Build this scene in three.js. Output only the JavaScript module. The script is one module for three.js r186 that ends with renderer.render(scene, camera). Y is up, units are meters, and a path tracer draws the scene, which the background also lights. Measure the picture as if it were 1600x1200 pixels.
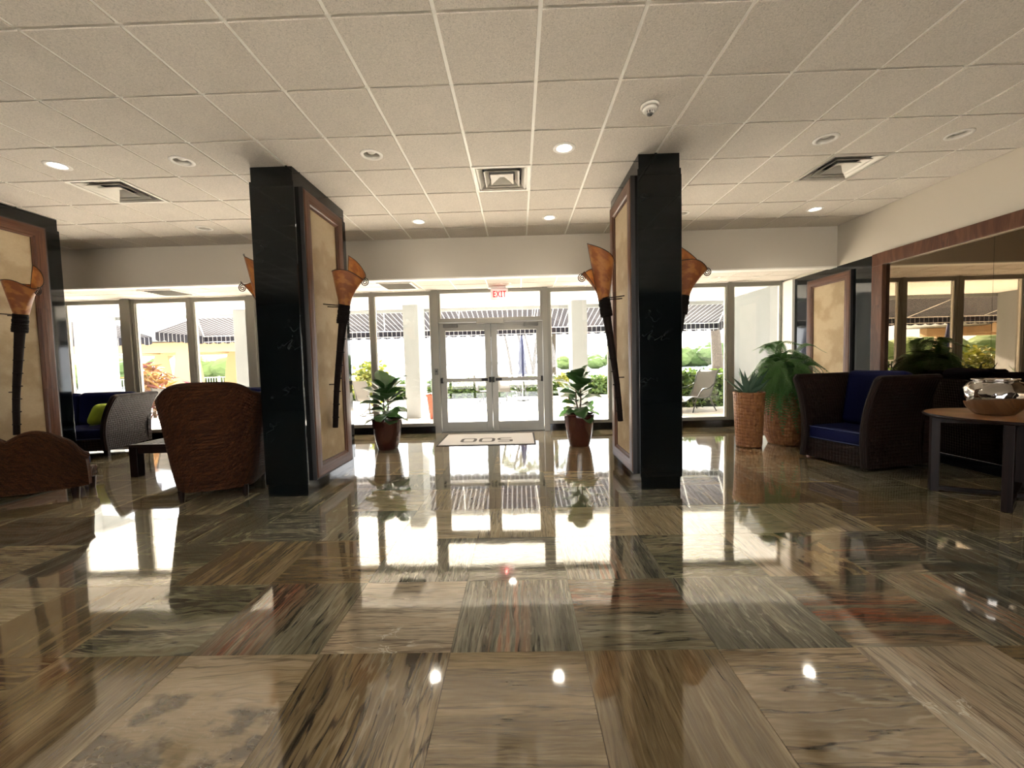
import * as THREE from 'three';
import { mergeGeometries } from 'three/addons/utils/BufferGeometryUtils.js';
import { RoundedBoxGeometry } from 'three/addons/geometries/RoundedBoxGeometry.js';
import { RectAreaLightUniformsLib } from 'three/addons/lights/RectAreaLightUniformsLib.js';
RectAreaLightUniformsLib.init();

// ---------------------------------------------------------------- camera, sky, sun, exposure
const scene = new THREE.Scene();
const R = THREE.MathUtils.degToRad;
const camera = new THREE.PerspectiveCamera(86.96, 4 / 3, 0.05, 900);
camera.position.set(0, 1.322, 0);
camera.rotation.order = 'YXZ';
camera.rotation.set(R(-2.9498), R(1.0107), R(-1.4458));
const renderer = new THREE.WebGLRenderer({ antialias: true });
renderer.toneMapping = THREE.LinearToneMapping;
renderer.toneMappingExposure = 2.5;
renderer.shadowMap.enabled = true;
scene.background = new THREE.Color().setRGB(0.98, 0.99, 1.0);   // bright hazy white sky over the bay
scene.backgroundIntensity = 3.0;
const sun = new THREE.DirectionalLight(new THREE.Color().setRGB(1, 0.95, 0.87), 55);
sun.position.set(4, 17, -47); sun.target.position.set(0, 0, -14);
sun.castShadow = true; sun.shadow.mapSize.set(2048, 2048); sun.shadow.radius = 4;
Object.assign(sun.shadow.camera, { left: -40, right: 40, top: 40, bottom: -40, near: 1, far: 90 });
scene.add(sun, sun.target);
const LAMP = 0.9;                 // candela of one lit ceiling downlight

// ---------------------------------------------------------------- helpers
function rng(seed) { let s = seed | 0; return () => { s = (s + 0x6d2b79f5) | 0; let t = Math.imul(s ^ (s >>> 15), 1 | s); t = (t + Math.imul(t ^ (t >>> 7), 61 | t)) ^ t; return ((t ^ (t >>> 14)) >>> 0) / 4294967296; }; }
const V = (x, y, z) => new THREE.Vector3(x, y, z);
const lerp = (a, b, t) => a + (b - a) * t, clamp = (x, a = 0, b = 1) => Math.min(b, Math.max(a, x));
const smooth = (a, b, x) => { const t = clamp((x - a) / (b - a)); return t * t * (3 - 2 * t); };
const used = new Map();
function numbered(name) { const n = used.get(name) ?? 0; used.set(name, n + 1); return n ? name + '_' + String(n).padStart(3, '0') : name; }
function mesh(name, geo, mat, parent = scene) {
  const m = new THREE.Mesh(geo, mat); m.name = parent === scene ? numbered(name) : name; m.castShadow = m.receiveShadow = true; parent.add(m); return m;
}
function tag(o, label, category, group) { o.userData.label = label; o.userData.category = category; if (group) o.userData.group = group; return o; }
function thing(name, label, category, [x, y, z] = [0, 0, 0], turn = 0, group) {
  const o = new THREE.Group(); o.name = numbered(name); o.position.set(x, y, z); o.rotation.y = turn; scene.add(o); return tag(o, label, category, group);
}
function struct(name, label, category) { const o = new THREE.Group(); o.name = name; scene.add(o); o.userData.kind = 'structure'; return tag(o, label, category); }
function copyOf(src, label, [x, y, z], turn) {
  const c = src.clone(); c.name = numbered(src.name.replace(/_\d{3}$/, '')); c.userData = { ...src.userData, label }; c.position.set(x, y, z); c.rotation.y = turn; scene.add(c); return c;
}
function planarUV(g, s = 1) {      // uv in metres, taken along each face
  const p = g.attributes.position, n = g.attributes.normal, uv = new Float32Array(p.count * 2);
  for (let i = 0; i < p.count; i++) {
    const ax = Math.abs(n.getX(i)), ay = Math.abs(n.getY(i)), az = Math.abs(n.getZ(i));
    const [u, v] = ay >= ax && ay >= az ? [p.getX(i), p.getZ(i)] : ax >= az ? [p.getZ(i), p.getY(i)] : [p.getX(i), p.getY(i)];
    uv[2 * i] = u * s; uv[2 * i + 1] = v * s;
  }
  g.setAttribute('uv', new THREE.BufferAttribute(uv, 2)); return g;
}
const bx = (x0, x1, y0, y1, z0, z1) => planarUV(new THREE.BoxGeometry(Math.abs(x1 - x0), Math.abs(y1 - y0), Math.abs(z1 - z0)).translate((x0 + x1) / 2, (y0 + y1) / 2, (z0 + z1) / 2));
const rbx = (x0, x1, y0, y1, z0, z1, r = 0.01, seg = 2) => planarUV(new RoundedBoxGeometry(Math.abs(x1 - x0), Math.abs(y1 - y0), Math.abs(z1 - z0), seg, r).translate((x0 + x1) / 2, (y0 + y1) / 2, (z0 + z1) / 2));
const flat = (g) => (g.index ? g.toNonIndexed() : g);
const merge = (list) => mergeGeometries(list.map((g) => { const f = flat(g); for (const k of Object.keys(f.attributes)) if (!['position', 'normal', 'uv'].includes(k)) f.deleteAttribute(k); return f; }));
const tube = (pts, r, seg = 24, rad = 8, closed = false) => new THREE.TubeGeometry(new THREE.CatmullRomCurve3(pts.map((p) => (p.isVector3 ? p : V(...p))), closed), seg, r, rad, closed);
const rod = (a, b, r, r2 = r, n = 10) => {
  const A = V(...a), B = V(...b), d = B.clone().sub(A), g = new THREE.CylinderGeometry(r2, r, d.length(), n);
  g.applyQuaternion(new THREE.Quaternion().setFromUnitVectors(V(0, 1, 0), d.clone().normalize())); return g.translate(...A.add(B).multiplyScalar(0.5).toArray());
};
const lathe = (pts, n = 40) => new THREE.LatheGeometry(pts.map(([x, y]) => new THREE.Vector2(x, y)), n);
function bent(pts, radii, n = 8, seg = 30) {        // a tapering tube along a curve
  const c = new THREE.CatmullRomCurve3(pts.map((p) => V(...p))), g = new THREE.TubeGeometry(c, seg, 1, n), p = g.attributes.position;
  for (let i = 0; i <= seg; i++) {
    const t = i / seg, o = c.getPointAt(t), f = t * (radii.length - 1), k = Math.min(radii.length - 2, Math.floor(f)), r = lerp(radii[k], radii[k + 1], f - k);
    for (let j = 0; j <= n; j++) { const q = i * (n + 1) + j; p.setXYZ(q, o.x + (p.getX(q) - o.x) * r, o.y + (p.getY(q) - o.y) * r, o.z + (p.getZ(q) - o.z) * r); }
  }
  g.computeVertexNormals(); return g;
}
// a closed panel with two shaped faces A(u, v) and B(u, v), joined round the rim; uv in metres
function shell(A, B, nu, nv, su = 1, sv = 1) {
  const pos = [], uv = [], idx = [];
  const face = (f, flip) => {
    const base = pos.length / 3;
    for (let j = 0; j <= nv; j++) for (let i = 0; i <= nu; i++) { pos.push(...f(i / nu, j / nv)); uv.push((i / nu) * su, (j / nv) * sv); }
    for (let j = 0; j < nv; j++) for (let i = 0; i < nu; i++) {
      const a = base + j * (nu + 1) + i, b = a + 1, c = a + nu + 1, d = c + 1;
      flip ? idx.push(a, c, b, b, c, d) : idx.push(a, b, c, b, d, c);
    }
  };
  face(A, false); face(B, true);
  const rim = (pts, w) => {
    const base = pos.length / 3;
    pts.forEach(([u, v], k) => { pos.push(...A(u, v), ...B(u, v)); uv.push(k * w, 0, k * w, 0.06); });
    for (let k = 0; k < pts.length - 1; k++) { const a = base + 2 * k; idx.push(a, a + 1, a + 2, a + 1, a + 3, a + 2); }
  };
  const U = (v, rev) => Array.from({ length: nu + 1 }, (_, i) => [rev ? 1 - i / nu : i / nu, v]), W = (u, rev) => Array.from({ length: nv + 1 }, (_, i) => [u, rev ? 1 - i / nv : i / nv]);
  rim(U(0, false), su / nu); rim(W(1, false), sv / nv); rim(U(1, true), su / nu); rim(W(0, true), sv / nv);
  const g = new THREE.BufferGeometry();
  g.setAttribute('position', new THREE.Float32BufferAttribute(pos, 3)); g.setAttribute('uv', new THREE.Float32BufferAttribute(uv, 2)); g.setIndex(idx); g.computeVertexNormals(); return g;
}
// ---------------------------------------------------------------- procedural textures
const hash = (x, y, s) => { let h = Math.imul(x, 374761393) ^ Math.imul(y, 668265263) ^ Math.imul(s, 974634777); h = Math.imul(h ^ (h >>> 13), 1274126177); h ^= h >>> 16; return (h >>> 0) / 4294967296; };
function noise(x, y, s, px = 0, py = 0) {           // value noise, repeating after px, py cells when given
  let ix = Math.floor(x), iy = Math.floor(y); const fx = x - ix, fy = y - iy, u = fx * fx * (3 - 2 * fx), v = fy * fy * (3 - 2 * fy), m = (a, p) => (p ? ((a % p) + p) % p : a);
  const a = hash(m(ix, px), m(iy, py), s), b = hash(m(ix + 1, px), m(iy, py), s), c = hash(m(ix, px), m(iy + 1, py), s), d = hash(m(ix + 1, px), m(iy + 1, py), s);
  return lerp(lerp(a, b, u), lerp(c, d, u), v);
}
const fbm = (x, y, s, o = 4) => { let a = 0, w = 0.5, t = 0; for (let i = 0; i < o; i++) { a += w * noise(x, y, s + i * 17); t += w; x *= 2.03; y *= 2.03; w *= 0.5; } return a / t; };
const fbmP = (x, y, s, px, py, o = 4) => { let a = 0, w = 0.5, t = 0; for (let i = 0; i < o; i++) { a += w * noise(x, y, s + i * 17, px, py); t += w; x *= 2; y *= 2; px *= 2; py *= 2; w *= 0.5; } return a / t; };
function texture(w, h, fn, srgb = true, rep) {
  const d = new Uint8Array(w * h * 4);
  for (let y = 0; y < h; y++) for (let x = 0; x < w; x++) { const c = fn((x + 0.5) / w, (y + 0.5) / h), o = (y * w + x) * 4; const q = typeof c === 'number' ? [c, c, c] : c; for (let k = 0; k < 3; k++) d[o + k] = clamp(q[k]) * 255; d[o + 3] = 255; }
  const t = new THREE.DataTexture(d, w, h); t.magFilter = THREE.LinearFilter; t.minFilter = THREE.LinearMipmapLinearFilter; t.generateMipmaps = true; t.wrapS = t.wrapT = THREE.RepeatWrapping; if (srgb) t.colorSpace = THREE.SRGBColorSpace; if (rep) t.repeat.set(rep, rep); t.needsUpdate = true; return t;
}
const mixc = (a, b, t) => [lerp(a[0], b[0], t), lerp(a[1], b[1], t), lerp(a[2], b[2], t)];
const rgb = (r, g, b) => [r / 255, g / 255, b / 255];
const std = (color, roughness = 0.6, more = {}) => new THREE.MeshStandardMaterial({ color, roughness, ...more });
const phys = (color, roughness, more = {}) => new THREE.MeshPhysicalMaterial({ color, roughness, ...more });

// marble floor tiles: streaks run along u
function marbleTex(seed, o) {
  const { base, band, dark, pink = null, pinkAt = 0.5, pinkW = 0.12, bandAmt = 0.5, dens = 9, vein = 0.5, wave = 0.1, white = 0, breccia = 0 } = o;
  const D = dens * 1.7, K = 0.5;      // long fine streaks
  return texture(512, 512, (u, v) => {
    const wx = fbm(u * 1.6, v * 2.6, seed, 4) - 0.5, wy = fbm(u * 2.4 + 7, v * 7, seed + 5, 4) - 0.5;
    const y = v + wave * 0.75 * wx + 0.03 * wy, x = u + 0.1 * wy;
    let c = mixc(base, band, smooth(0.42 - 0.25 * bandAmt, 0.85 - 0.35 * bandAmt, fbm(x * 1.6 * K, y * D * 0.55, seed + 11, 5)));
    c = mixc(c, base, 0.35 * fbm(x * 5 * K, y * D * 4, seed + 21, 4));
    c = mixc(c, band, 0.5 * smooth(0.5, 0.7, fbm(x * 3 * K, y * D * 2.4, seed + 25, 4)));
    if (pink) { const p = Math.exp(-(((y - pinkAt) / pinkW) ** 2)) * smooth(0.28, 0.62, fbm(x * 2.2 * K, y * D * 1.6, seed + 31, 4)); c = mixc(c, pink, clamp(p * 1.1)); }
    const s1 = 1 - Math.abs(2 * fbm(x * 1.3 * K, y * D, seed + 41, 5) - 1), s2 = 1 - Math.abs(2 * fbm(x * 3.1 * K, y * D * 2.3, seed + 51, 4) - 1), gate = fbm(x * 1.1, y * 3.5, seed + 61, 3);
    c = mixc(c, dark, clamp(vein * (0.62 * smooth(0.93, 0.99, s1) + 0.5 * smooth(0.9, 0.98, s2) * smooth(0.35, 0.6, gate)) + vein * vein * 0.8 * smooth(0.68, 0.8, fbm(x * 1.2 * K, y * dens * 1.1, seed + 71, 5))));
    if (breccia) { const b = fbm(u * 5, v * 7, seed + 81, 5), m = smooth(0.02, 0.12, 0.6 - v + 0.5 * wx + 0.15 * u - 0.06) * breccia; c = mixc(c, mixc(dark, band, smooth(0.36, 0.6, b)), m * 0.8); c = mixc(c, [0.7, 0.66, 0.58], m * smooth(0.97, 1, 1 - Math.abs(2 * fbm(u * 9, v * 9, seed + 83, 3) - 1)) * 0.5); }
    if (vein > 0.7) { const l = 1 - Math.abs(2 * fbm(x * 4 * K, y * D * 1.5, seed + 87, 5) - 1); c = mixc(c, [0.74, 0.71, 0.62], 0.42 * smooth(0.86, 0.97, l) * smooth(0.4, 0.6, fbm(x * 2, y * 4, seed + 89, 3))); }
    if (white) { const w = 1 - Math.abs(2 * fbm(u * 2.5 + 3 * wy, v * 2.6, seed + 91, 5) - 1); c = mixc(c, [0.82, 0.79, 0.72], white * smooth(0.97, 0.996, w) * smooth(0.4, 0.7, fbm(u * 2, v * 2, seed + 95, 2))); }
    const g = (hash(Math.floor(u * 512), Math.floor(v * 512), seed) - 0.5) * 0.03 + (fbm(x * 9, y * 90, seed + 99, 2) - 0.5) * 0.13;
    return [c[0] + g, c[1] + g, c[2] + g];
  });
}
const TAN = rgb(156, 138, 106), TAN2 = rgb(112, 97, 70), CREAM = rgb(178, 161, 135), GRN = rgb(98, 98, 84), GRN2 = rgb(142, 137, 118), DK = rgb(60, 52, 42), DKG = rgb(40, 41, 34), PINK = rgb(156, 116, 92), RED = rgb(124, 82, 62);
const MARBLE = {
  tan: [101, { base: TAN, band: TAN2, dark: DK, dens: 11, vein: 0.66, wave: 0.06 }],
  tanFine: [151, { base: TAN, band: TAN2, dark: rgb(76, 66, 50), dens: 14, vein: 0.62, wave: 0.05, bandAmt: 0.8 }],
  tanBold: [202, { base: TAN, band: TAN2, dark: rgb(40, 34, 28), dens: 5, vein: 0.95, wave: 0.07 }],
  tanPatch: [233, { base: rgb(178, 158, 128), band: TAN2, dark: rgb(52, 44, 38), dens: 5, vein: 0.85, wave: 0.06 }],
  cream: [303, { base: CREAM, band: TAN, dark: rgb(70, 62, 50), dens: 4, vein: 0.55, wave: 0.22, breccia: 1 }],
  pale: [353, { base: CREAM, band: rgb(160, 148, 126), dark: rgb(66, 54, 44), dens: 9, vein: 0.75, wave: 0.08, white: 0.9 }],
  green: [404, { base: GRN2, band: GRN, dark: DKG, dens: 10, vein: 0.8, wave: 0.09, bandAmt: 0.8, white: 0.5 }],
  greenPink: [505, { base: GRN2, band: GRN, dark: DKG, dens: 10, vein: 0.8, wave: 0.07, bandAmt: 0.8, pink: PINK, pinkAt: 0.55, pinkW: 0.16 }],
  greenRed: [606, { base: GRN2, band: rgb(112, 106, 84), dark: DKG, dens: 9, vein: 0.85, wave: 0.05, bandAmt: 0.75, pink: RED, pinkAt: 0.72, pinkW: 0.2 }],
  redBrown: [656, { base: rgb(160, 144, 116), band: GRN, dark: DKG, dens: 7, vein: 0.6, wave: 0.1, bandAmt: 0.7, pink: rgb(140, 82, 58), pinkAt: 0.38, pinkW: 0.22 }],
  wavy: [707, { base: rgb(160, 148, 120), band: rgb(106, 106, 84), dark: rgb(42, 42, 34), dens: 6, vein: 0.8, wave: 0.26, bandAmt: 0.75 }],
  streak: [808, { base: rgb(186, 170, 138), band: rgb(150, 138, 110), dark: rgb(66, 58, 46), dens: 11, vein: 0.75, wave: 0.04 }],
};
const marbleMat = {};
const floorWave = texture(256, 256, (u, v) => fbmP(u * 4, v * 4, 900, 4, 4, 3), false, 0.7);
for (const [k, [seed, o]] of Object.entries(MARBLE)) marbleMat[k] = phys(0xffffff, 0.05, { map: marbleTex(seed, o), ior: 1.9, clearcoat: 1.0, clearcoatRoughness: 0.04, bumpMap: floorWave, bumpScale: 0.0006 });

const speckBump = texture(512, 512, (u, v) => 0.6 * fbmP(u * 64, v * 64, 41, 64, 64, 3) + 0.4 * hash(Math.floor(u * 512), Math.floor(v * 512), 3), false);
const speckTex = texture(512, 512, (u, v) => { const g = 0.8 + 0.06 * (fbmP(u * 110, v * 110, 41, 110, 110, 2) - 0.5) * 2 - 0.09 * smooth(0.66, 0.8, fbmP(u * 130, v * 130, 47, 130, 130, 2)) + 0.03 * (fbmP(u * 3, v * 3, 5, 3, 3, 3) - 0.5); return [g * 1.06, g * 1.02, g * 0.965]; });
const blackMarbleTex = texture(1024, 1024, (u, v) => {
  const w = fbm(u * 5, v * 5, 610, 4), r = 1 - Math.abs(2 * fbm(u * 3 + w * 1.3, v * 4 + w, 611, 5) - 1), r2 = 1 - Math.abs(2 * fbm(u * 7 - w, v * 6 + w * 2, 615, 4) - 1);
  const m = smooth(0.982, 1, r) * smooth(0.5, 0.72, fbm(u * 4, v * 4, 620, 3)) * 0.5 + 0.22 * smooth(0.985, 1, r2) * smooth(0.55, 0.75, fbm(u * 3, v * 3, 630, 2));
  const b = 0.05 + 0.04 * fbm(u * 8, v * 8, 640, 4); return mixc([b * 0.75, b * 1.0, b * 1.05], [0.5, 0.52, 0.5], m * 0.45);
}, true, 0.55);
const woodTex = (seed, a, b, d) => texture(256, 1024, (u, v) => { const w = fbm(u * 3, v * 2.2, seed, 3), g = fbm(u * 26 + w * 4, v * 2.5, seed + 3, 4), f = fbm(u * 90, v * 7, seed + 9, 3); let c = mixc(a, b, smooth(0.3, 0.7, g)); c = mixc(c, d, 0.65 * smooth(0.55, 0.75, f) * smooth(0.3, 0.6, w)); const k = (f - 0.5) * 0.1; return [c[0] + k, c[1] + k, c[2] + k]; }, true);
const frameWoodTex = woodTex(71, rgb(104, 66, 46), rgb(128, 86, 62), rgb(70, 42, 30));
const darkWoodTex = woodTex(75, rgb(58, 30, 20), rgb(74, 42, 28), rgb(34, 18, 12));
const tableWoodTex = woodTex(79, rgb(138, 96, 60), rgb(160, 116, 76), rgb(96, 62, 38));
const parchTex = texture(512, 512, (u, v) => { const n = fbmP(u * 5, v * 5, 201, 5, 5, 5), f = fbmP(u * 60, v * 60, 207, 60, 60, 2), l = 0.03 * (f - 0.5); const c = mixc(rgb(206, 184, 148), rgb(186, 162, 124), smooth(0.38, 0.7, n)); return [c[0] + l, c[1] + l, c[2] + l]; }, true, 1.1);
const amberTex = texture(256, 256, (u, v) => { const n = fbmP(u * 6, v * 10, 211, 6, 10, 5); return mixc(rgb(214, 140, 62), rgb(172, 96, 34), smooth(0.35, 0.7, n)); });
// basket weave: over and under strands
const weave = (n, fn) => texture(256, 256, (u, v) => { const x = u * n, y = v * n, ix = Math.floor(x), iy = Math.floor(y), fx = x - ix, fy = y - iy, over = (ix + iy) % 2 === 0; return fn(over, fx, fy, ix, iy, u, v); });
const weaveH = (over, fx, fy) => (over ? Math.sin(Math.PI * fx) * 0.55 + 0.45 * Math.sqrt(Math.max(0, 1 - (2 * fy - 1) ** 2)) : Math.sin(Math.PI * fy) * 0.5 + 0.35 * Math.sqrt(Math.max(0, 1 - (2 * fx - 1) ** 2)));
const wickBump = weave(8, (o, fx, fy) => weaveH(o, fx, fy)); wickBump.colorSpace = THREE.NoColorSpace;
const wickTex = weave(8, (o, fx, fy, ix, iy, u, v) => { const k = 0.5 + 0.5 * hash(ix, iy, 5), f = fbmP(u * 40, v * 40, 77, 40, 40, 2); const c = mixc(rgb(20, 11, 8), rgb(58, 34, 24), 0.55 * k + 0.4 * f); return c; });
const plantWickTex = weave(8, (o, fx, fy, ix, iy, u, v) => mixc(rgb(132, 78, 38), rgb(188, 126, 70), 0.5 * hash(ix, iy, 9) + 0.5 * fbmP(u * 40, v * 40, 79, 40, 40, 2)));
const ropeH = (u, v, n) => { const y = v * n, iy = Math.floor(y), fy = y - iy, x = u * n * 1.0 + (iy % 2) * 0.5, fx = (x + (fy - 0.5) * 0.9) % 1; return 0.65 * Math.sqrt(Math.max(0, 1 - (2 * fy - 1) ** 2)) + 0.35 * Math.sin(Math.PI * Math.abs(fx)); };
const ropeBump = texture(512, 512, (u, v) => ropeH(u, v, 16), false);
const ropeTex = texture(512, 512, (u, v) => { const iy = Math.floor(v * 16), ix = Math.floor((u * 16 + (iy % 2) * 0.5 + ((v * 16) % 1) * 0.9 - 0.45) % 16), f = fbmP(u * 90, v * 60, 83, 90, 60, 3); return mixc(rgb(34, 16, 7), rgb(128, 74, 36), 0.3 * hash(ix, iy, 4) + 0.6 * f); });
const concreteTex = texture(512, 512, (u, v) => { const g = 0.87 + 0.07 * (fbmP(u * 5, v * 5, 301, 5, 5, 5) - 0.5) + 0.05 * (fbmP(u * 60, v * 60, 305, 60, 60, 2) - 0.5); return [g, g * 0.965, g * 0.91]; });
const stripeTex = (() => { const c = document.createElement('canvas'); c.width = 256; c.height = 64; const x = c.getContext('2d'); x.fillStyle = '#8a8c92'; x.fillRect(0, 0, 256, 64); x.fillStyle = '#080a1c'; for (let k = 0; k < 2; k++) x.fillRect(k * 128 + 10, 0, 108, 64); const t = new THREE.CanvasTexture(c); t.colorSpace = THREE.SRGBColorSpace; t.wrapS = t.wrapT = THREE.RepeatWrapping; return t; })();

const M = {
  ceilTile: std(0xffffff, 0.95, { map: speckTex, bumpMap: speckBump, bumpScale: 0.0022 }),
  grid: std(0xfbf8f0, 0.45), white: std(0xe8e4dc, 0.5), paint: phys(0xc0b8aa, 0.32, { specularIntensity: 0.7 }), wallPaint: std(0xd6cfc2, 0.6), backWall: std(0x4b4038, 0.7),
  black: phys(0xe0e0e0, 0.05, { map: blackMarbleTex, ior: 1.45 }),
  blackBase: phys(0x0c0e0f, 0.12), grout: std(0x6a6052, 0.8),
  frameWood: phys(0xcccccc, 0.38, { map: frameWoodTex, specularIntensity: 0.6 }), darkWood: phys(0x707070, 0.5, { map: darkWoodTex, specularIntensity: 0.4 }), tableWood: phys(0xffffff, 0.32, { map: tableWoodTex }),
  frameEdge: std(0x17110e, 0.5), parch: std(0xd8d8d8, 0.8, { map: parchTex }),
  amber: phys(0xc8c8c8, 0.7, { map: amberTex, transmission: 0.38, thickness: 0, side: THREE.DoubleSide }), wire: std(0x2e1d14, 0.5, { metalness: 0.4 }), stem: phys(0x150c08, 0.8, { specularIntensity: 0.3 }), wrap: phys(0x0f0805, 0.8, { specularIntensity: 0.3 }),
  alu: phys(0x87837a, 0.42, { metalness: 0.3 }), aluDark: std(0x5f5d58, 0.45, { metalness: 0.5 }), rubber: std(0x141414, 0.6), chrome: std(0xe8e8e8, 0.14, { metalness: 1 }), steel: std(0xd6d4cf, 0.28, { metalness: 0.7 }),
  glass: phys(0xffffff, 0.0, { transmission: 1, thickness: 0, ior: 1.5 }),
  ventMetal: phys(0xc4bfb4, 0.4, { metalness: 0.15 }),
  mirror: phys(new THREE.Color().setRGB(0.24, 0.19, 0.135), 0.01, { metalness: 1 }),
  wick: phys(0xb4b0ac, 0.6, { specularIntensity: 0.35, map: wickTex, bumpMap: wickBump, bumpScale: 0.012 }), rope: phys(0xcccccc, 0.7, { specularIntensity: 0.3, map: ropeTex, bumpMap: ropeBump, bumpScale: 0.022 }), plantWick: std(0xe0e0e0, 0.55, { map: plantWickTex, bumpMap: wickBump, bumpScale: 0.016 }),
  navy: phys(0x050b34, 0.75, { specularIntensity: 0.25 }), navyPipe: std(0x3c466e, 0.7), lime: std(0xa9bf3a, 0.8),
  pot: phys(0x3c130d, 0.18, { clearcoat: 0.4 }), soil: std(0x1e1712, 1), leaf: phys(new THREE.Color().setRGB(0.035, 0.1, 0.022), 0.35, { transmission: 0.2, thickness: 0, side: THREE.DoubleSide }), bark: std(0x5b4a38, 0.9),
  fernLeaf: phys(new THREE.Color().setRGB(0.05, 0.15, 0.02), 0.6, { transmission: 0.3, thickness: 0, side: THREE.DoubleSide }), agave: phys(new THREE.Color().setRGB(0.07, 0.13, 0.08), 0.45, { side: THREE.DoubleSide }),
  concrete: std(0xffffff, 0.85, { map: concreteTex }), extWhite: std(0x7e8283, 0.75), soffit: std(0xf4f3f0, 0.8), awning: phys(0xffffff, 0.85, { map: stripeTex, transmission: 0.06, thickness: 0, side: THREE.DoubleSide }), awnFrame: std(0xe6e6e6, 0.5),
  hedge: phys(0xffffff, 0.6, { transmission: 0.25, thickness: 0, side: THREE.DoubleSide }), trunk: std(0x332c24, 0.9), frond: phys(new THREE.Color().setRGB(0.06, 0.075, 0.02), 0.7, { transmission: 0.3, thickness: 0, side: THREE.DoubleSide }), thatch: std(0x5c4c34, 0.95, { side: THREE.DoubleSide }),
  tan: std(0x9c8262, 0.8), tanDark: std(0x7c6246, 0.8), railing: std(0x9a9a9a, 0.5), sling: std(0x55524d, 0.85, { side: THREE.DoubleSide }), patioMetal: std(0x4a4a48, 0.5, { metalness: 0.5 }), umbrella: std(0x171c3a, 0.85), terracotta: std(0x8a4430, 0.8), planter: std(0xe9e6e0, 0.7),
  red: phys(new THREE.Color().setRGB(0.5, 0.04, 0.1), 0.6, { transmission: 0.3, thickness: 0, side: THREE.DoubleSide }), yellowLeaf: phys(new THREE.Color().setRGB(0.5, 0.5, 0.05), 0.6, { transmission: 0.3, thickness: 0, side: THREE.DoubleSide }),
};
M.awning.map.repeat.set(1, 1);
const C = 3.336, LC = 2.745, XR = 5.05, XL = -9.3, ZW = -7.85, ZB = 4.2, ZH = -6.55, T = 0.61, BX0 = -4.6, BX1 = 2.6;

// ---------------------------------------------------------------- the room
{ // floor: 24 inch marble tiles, streaks turned tile by tile
  const floor = struct('floor', 'polished veined marble tile floor of the lobby', 'floor');
  mesh('floor_bed', bx(XL, XR, -0.2, -0.016, ZW, ZB), M.grout, floor);
  const half = (T - 0.0022) / 2, r = rng(12), tiles = [0, 1].map((turn) => {
    const g = new THREE.BoxGeometry(2 * half, 0.018, 2 * half).translate(0, -0.009, 0), p = g.attributes.position, uv = g.attributes.uv;
    for (let i = 0; i < p.count; i++) { const a = p.getX(i) / T + 0.5, b = p.getZ(i) / T + 0.5; turn ? uv.setXY(i, b, a) : uv.setXY(i, a, b); }
    return g;
  });
  // what the photograph shows of single tiles, by column and row from the camera
  const known = { '0,-4': ['tanFine', 1], '0,-3': ['wavy', 1], '0,-2': ['greenRed', 1], '0,-1': ['pale', 1], '0,0': ['greenPink', 1], '0,1': ['greenRed', 3], '0,2': ['green', 1], '0,3': ['redBrown', 1], '0,4': ['greenPink', 2], '0,5': ['green', 2],
    '-1,-3': ['tanFine', 2], '-1,-2': ['cream', 1], '-1,-1': ['tanBold', 1], '-1,0': ['tan', 1], '-1,1': ['tanFine', 1], '-1,2': ['tanPatch', 1], '-1,3': ['pale', 2], '-1,4': ['tan', 2], '1,-3': ['tan', 1], '1,-2': ['tanFine', 1], '1,-1': ['green', 1], '1,0': ['green', 3], '1,1': ['greenPink', 1], '1,2': ['wavy', 2], '1,3': ['cream', 2], '1,4': ['greenPink', 1], '2,-2': ['green', 2], '2,-1': ['streak', 1], '2,0': ['streak', 2], '1,5': ['green', 2] };
  const near = ['tan', 'tanFine', 'tanBold', 'tan', 'tanPatch', 'tanFine'], mid = ['green', 'streak', 'tan', 'wavy', 'streak', 'greenPink'], far = ['streak', 'tan', 'streak', 'green', 'wavy', 'tanFine'];
  const rest = {};
  for (let j = -10; j < 10; j++) for (let i = -15; i < 9; i++) {
    const x0 = Math.max(XL, -0.3456 + i * T), x1 = Math.min(XR, -0.3456 + (i + 1) * T), z1 = Math.min(ZB, -1.792 - j * T), z0 = Math.max(ZW, -1.792 - (j + 1) * T);
    if (x1 - x0 < 0.02 || z1 - z0 < 0.02) continue;
    const a = r(), flip = r() < 0.5, turn = (i + j) & 1 ? 0 : 1, k = known[j + ',' + i], set = j < 0 ? near : j < 3 ? mid : far, kind = k ? k[0] : set[Math.floor(a * set.length)];
    const full = x1 - x0 > T - 0.001 && z1 - z0 > T - 0.001, cx = (x0 + x1) / 2, cz = (z0 + z1) / 2, seen = cz < -0.8 && Math.abs(cx) < 1.42 * -cz + 0.5;
    const rot = flip ? Math.PI : 0, tx = (r() - 0.5) * 0.0012, tz = (r() - 0.5) * 0.0012;
    let g = tiles[turn];
    if (!full) { g = g.clone(); g.scale((x1 - x0) / T, 1, (z1 - z0) / T); }
    if (seen) { const m = mesh('tile', g, marbleMat[kind], floor); m.position.set(cx, 0, cz); m.rotation.set(tx, rot, tz); }
    else (rest[kind] ??= []).push(g.clone().rotateY(rot).translate(cx, 0, cz));
  }
  for (const [k, list] of Object.entries(rest)) { const m = mesh('tile_field', merge(list), marbleMat[k], floor); m.userData.kind = 'stuff'; }
}
const LIGHTS = [];   // [tile column, row, lit]
const GX = 0.1733, GZ = -3.0253;
const lightCells = { '-8,1': 1, '-6,1': 0, '-3,1': 0, '0,1': 1, '4,1': 0, '6,1': 0, '-8,4': 0, '-3,4': 1, '0,4': 1, '3,4': 0, '6,4': 1 }, ventCells = { '-1,2': 1, '5,2': 1, '-8,2': 1 };
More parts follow.
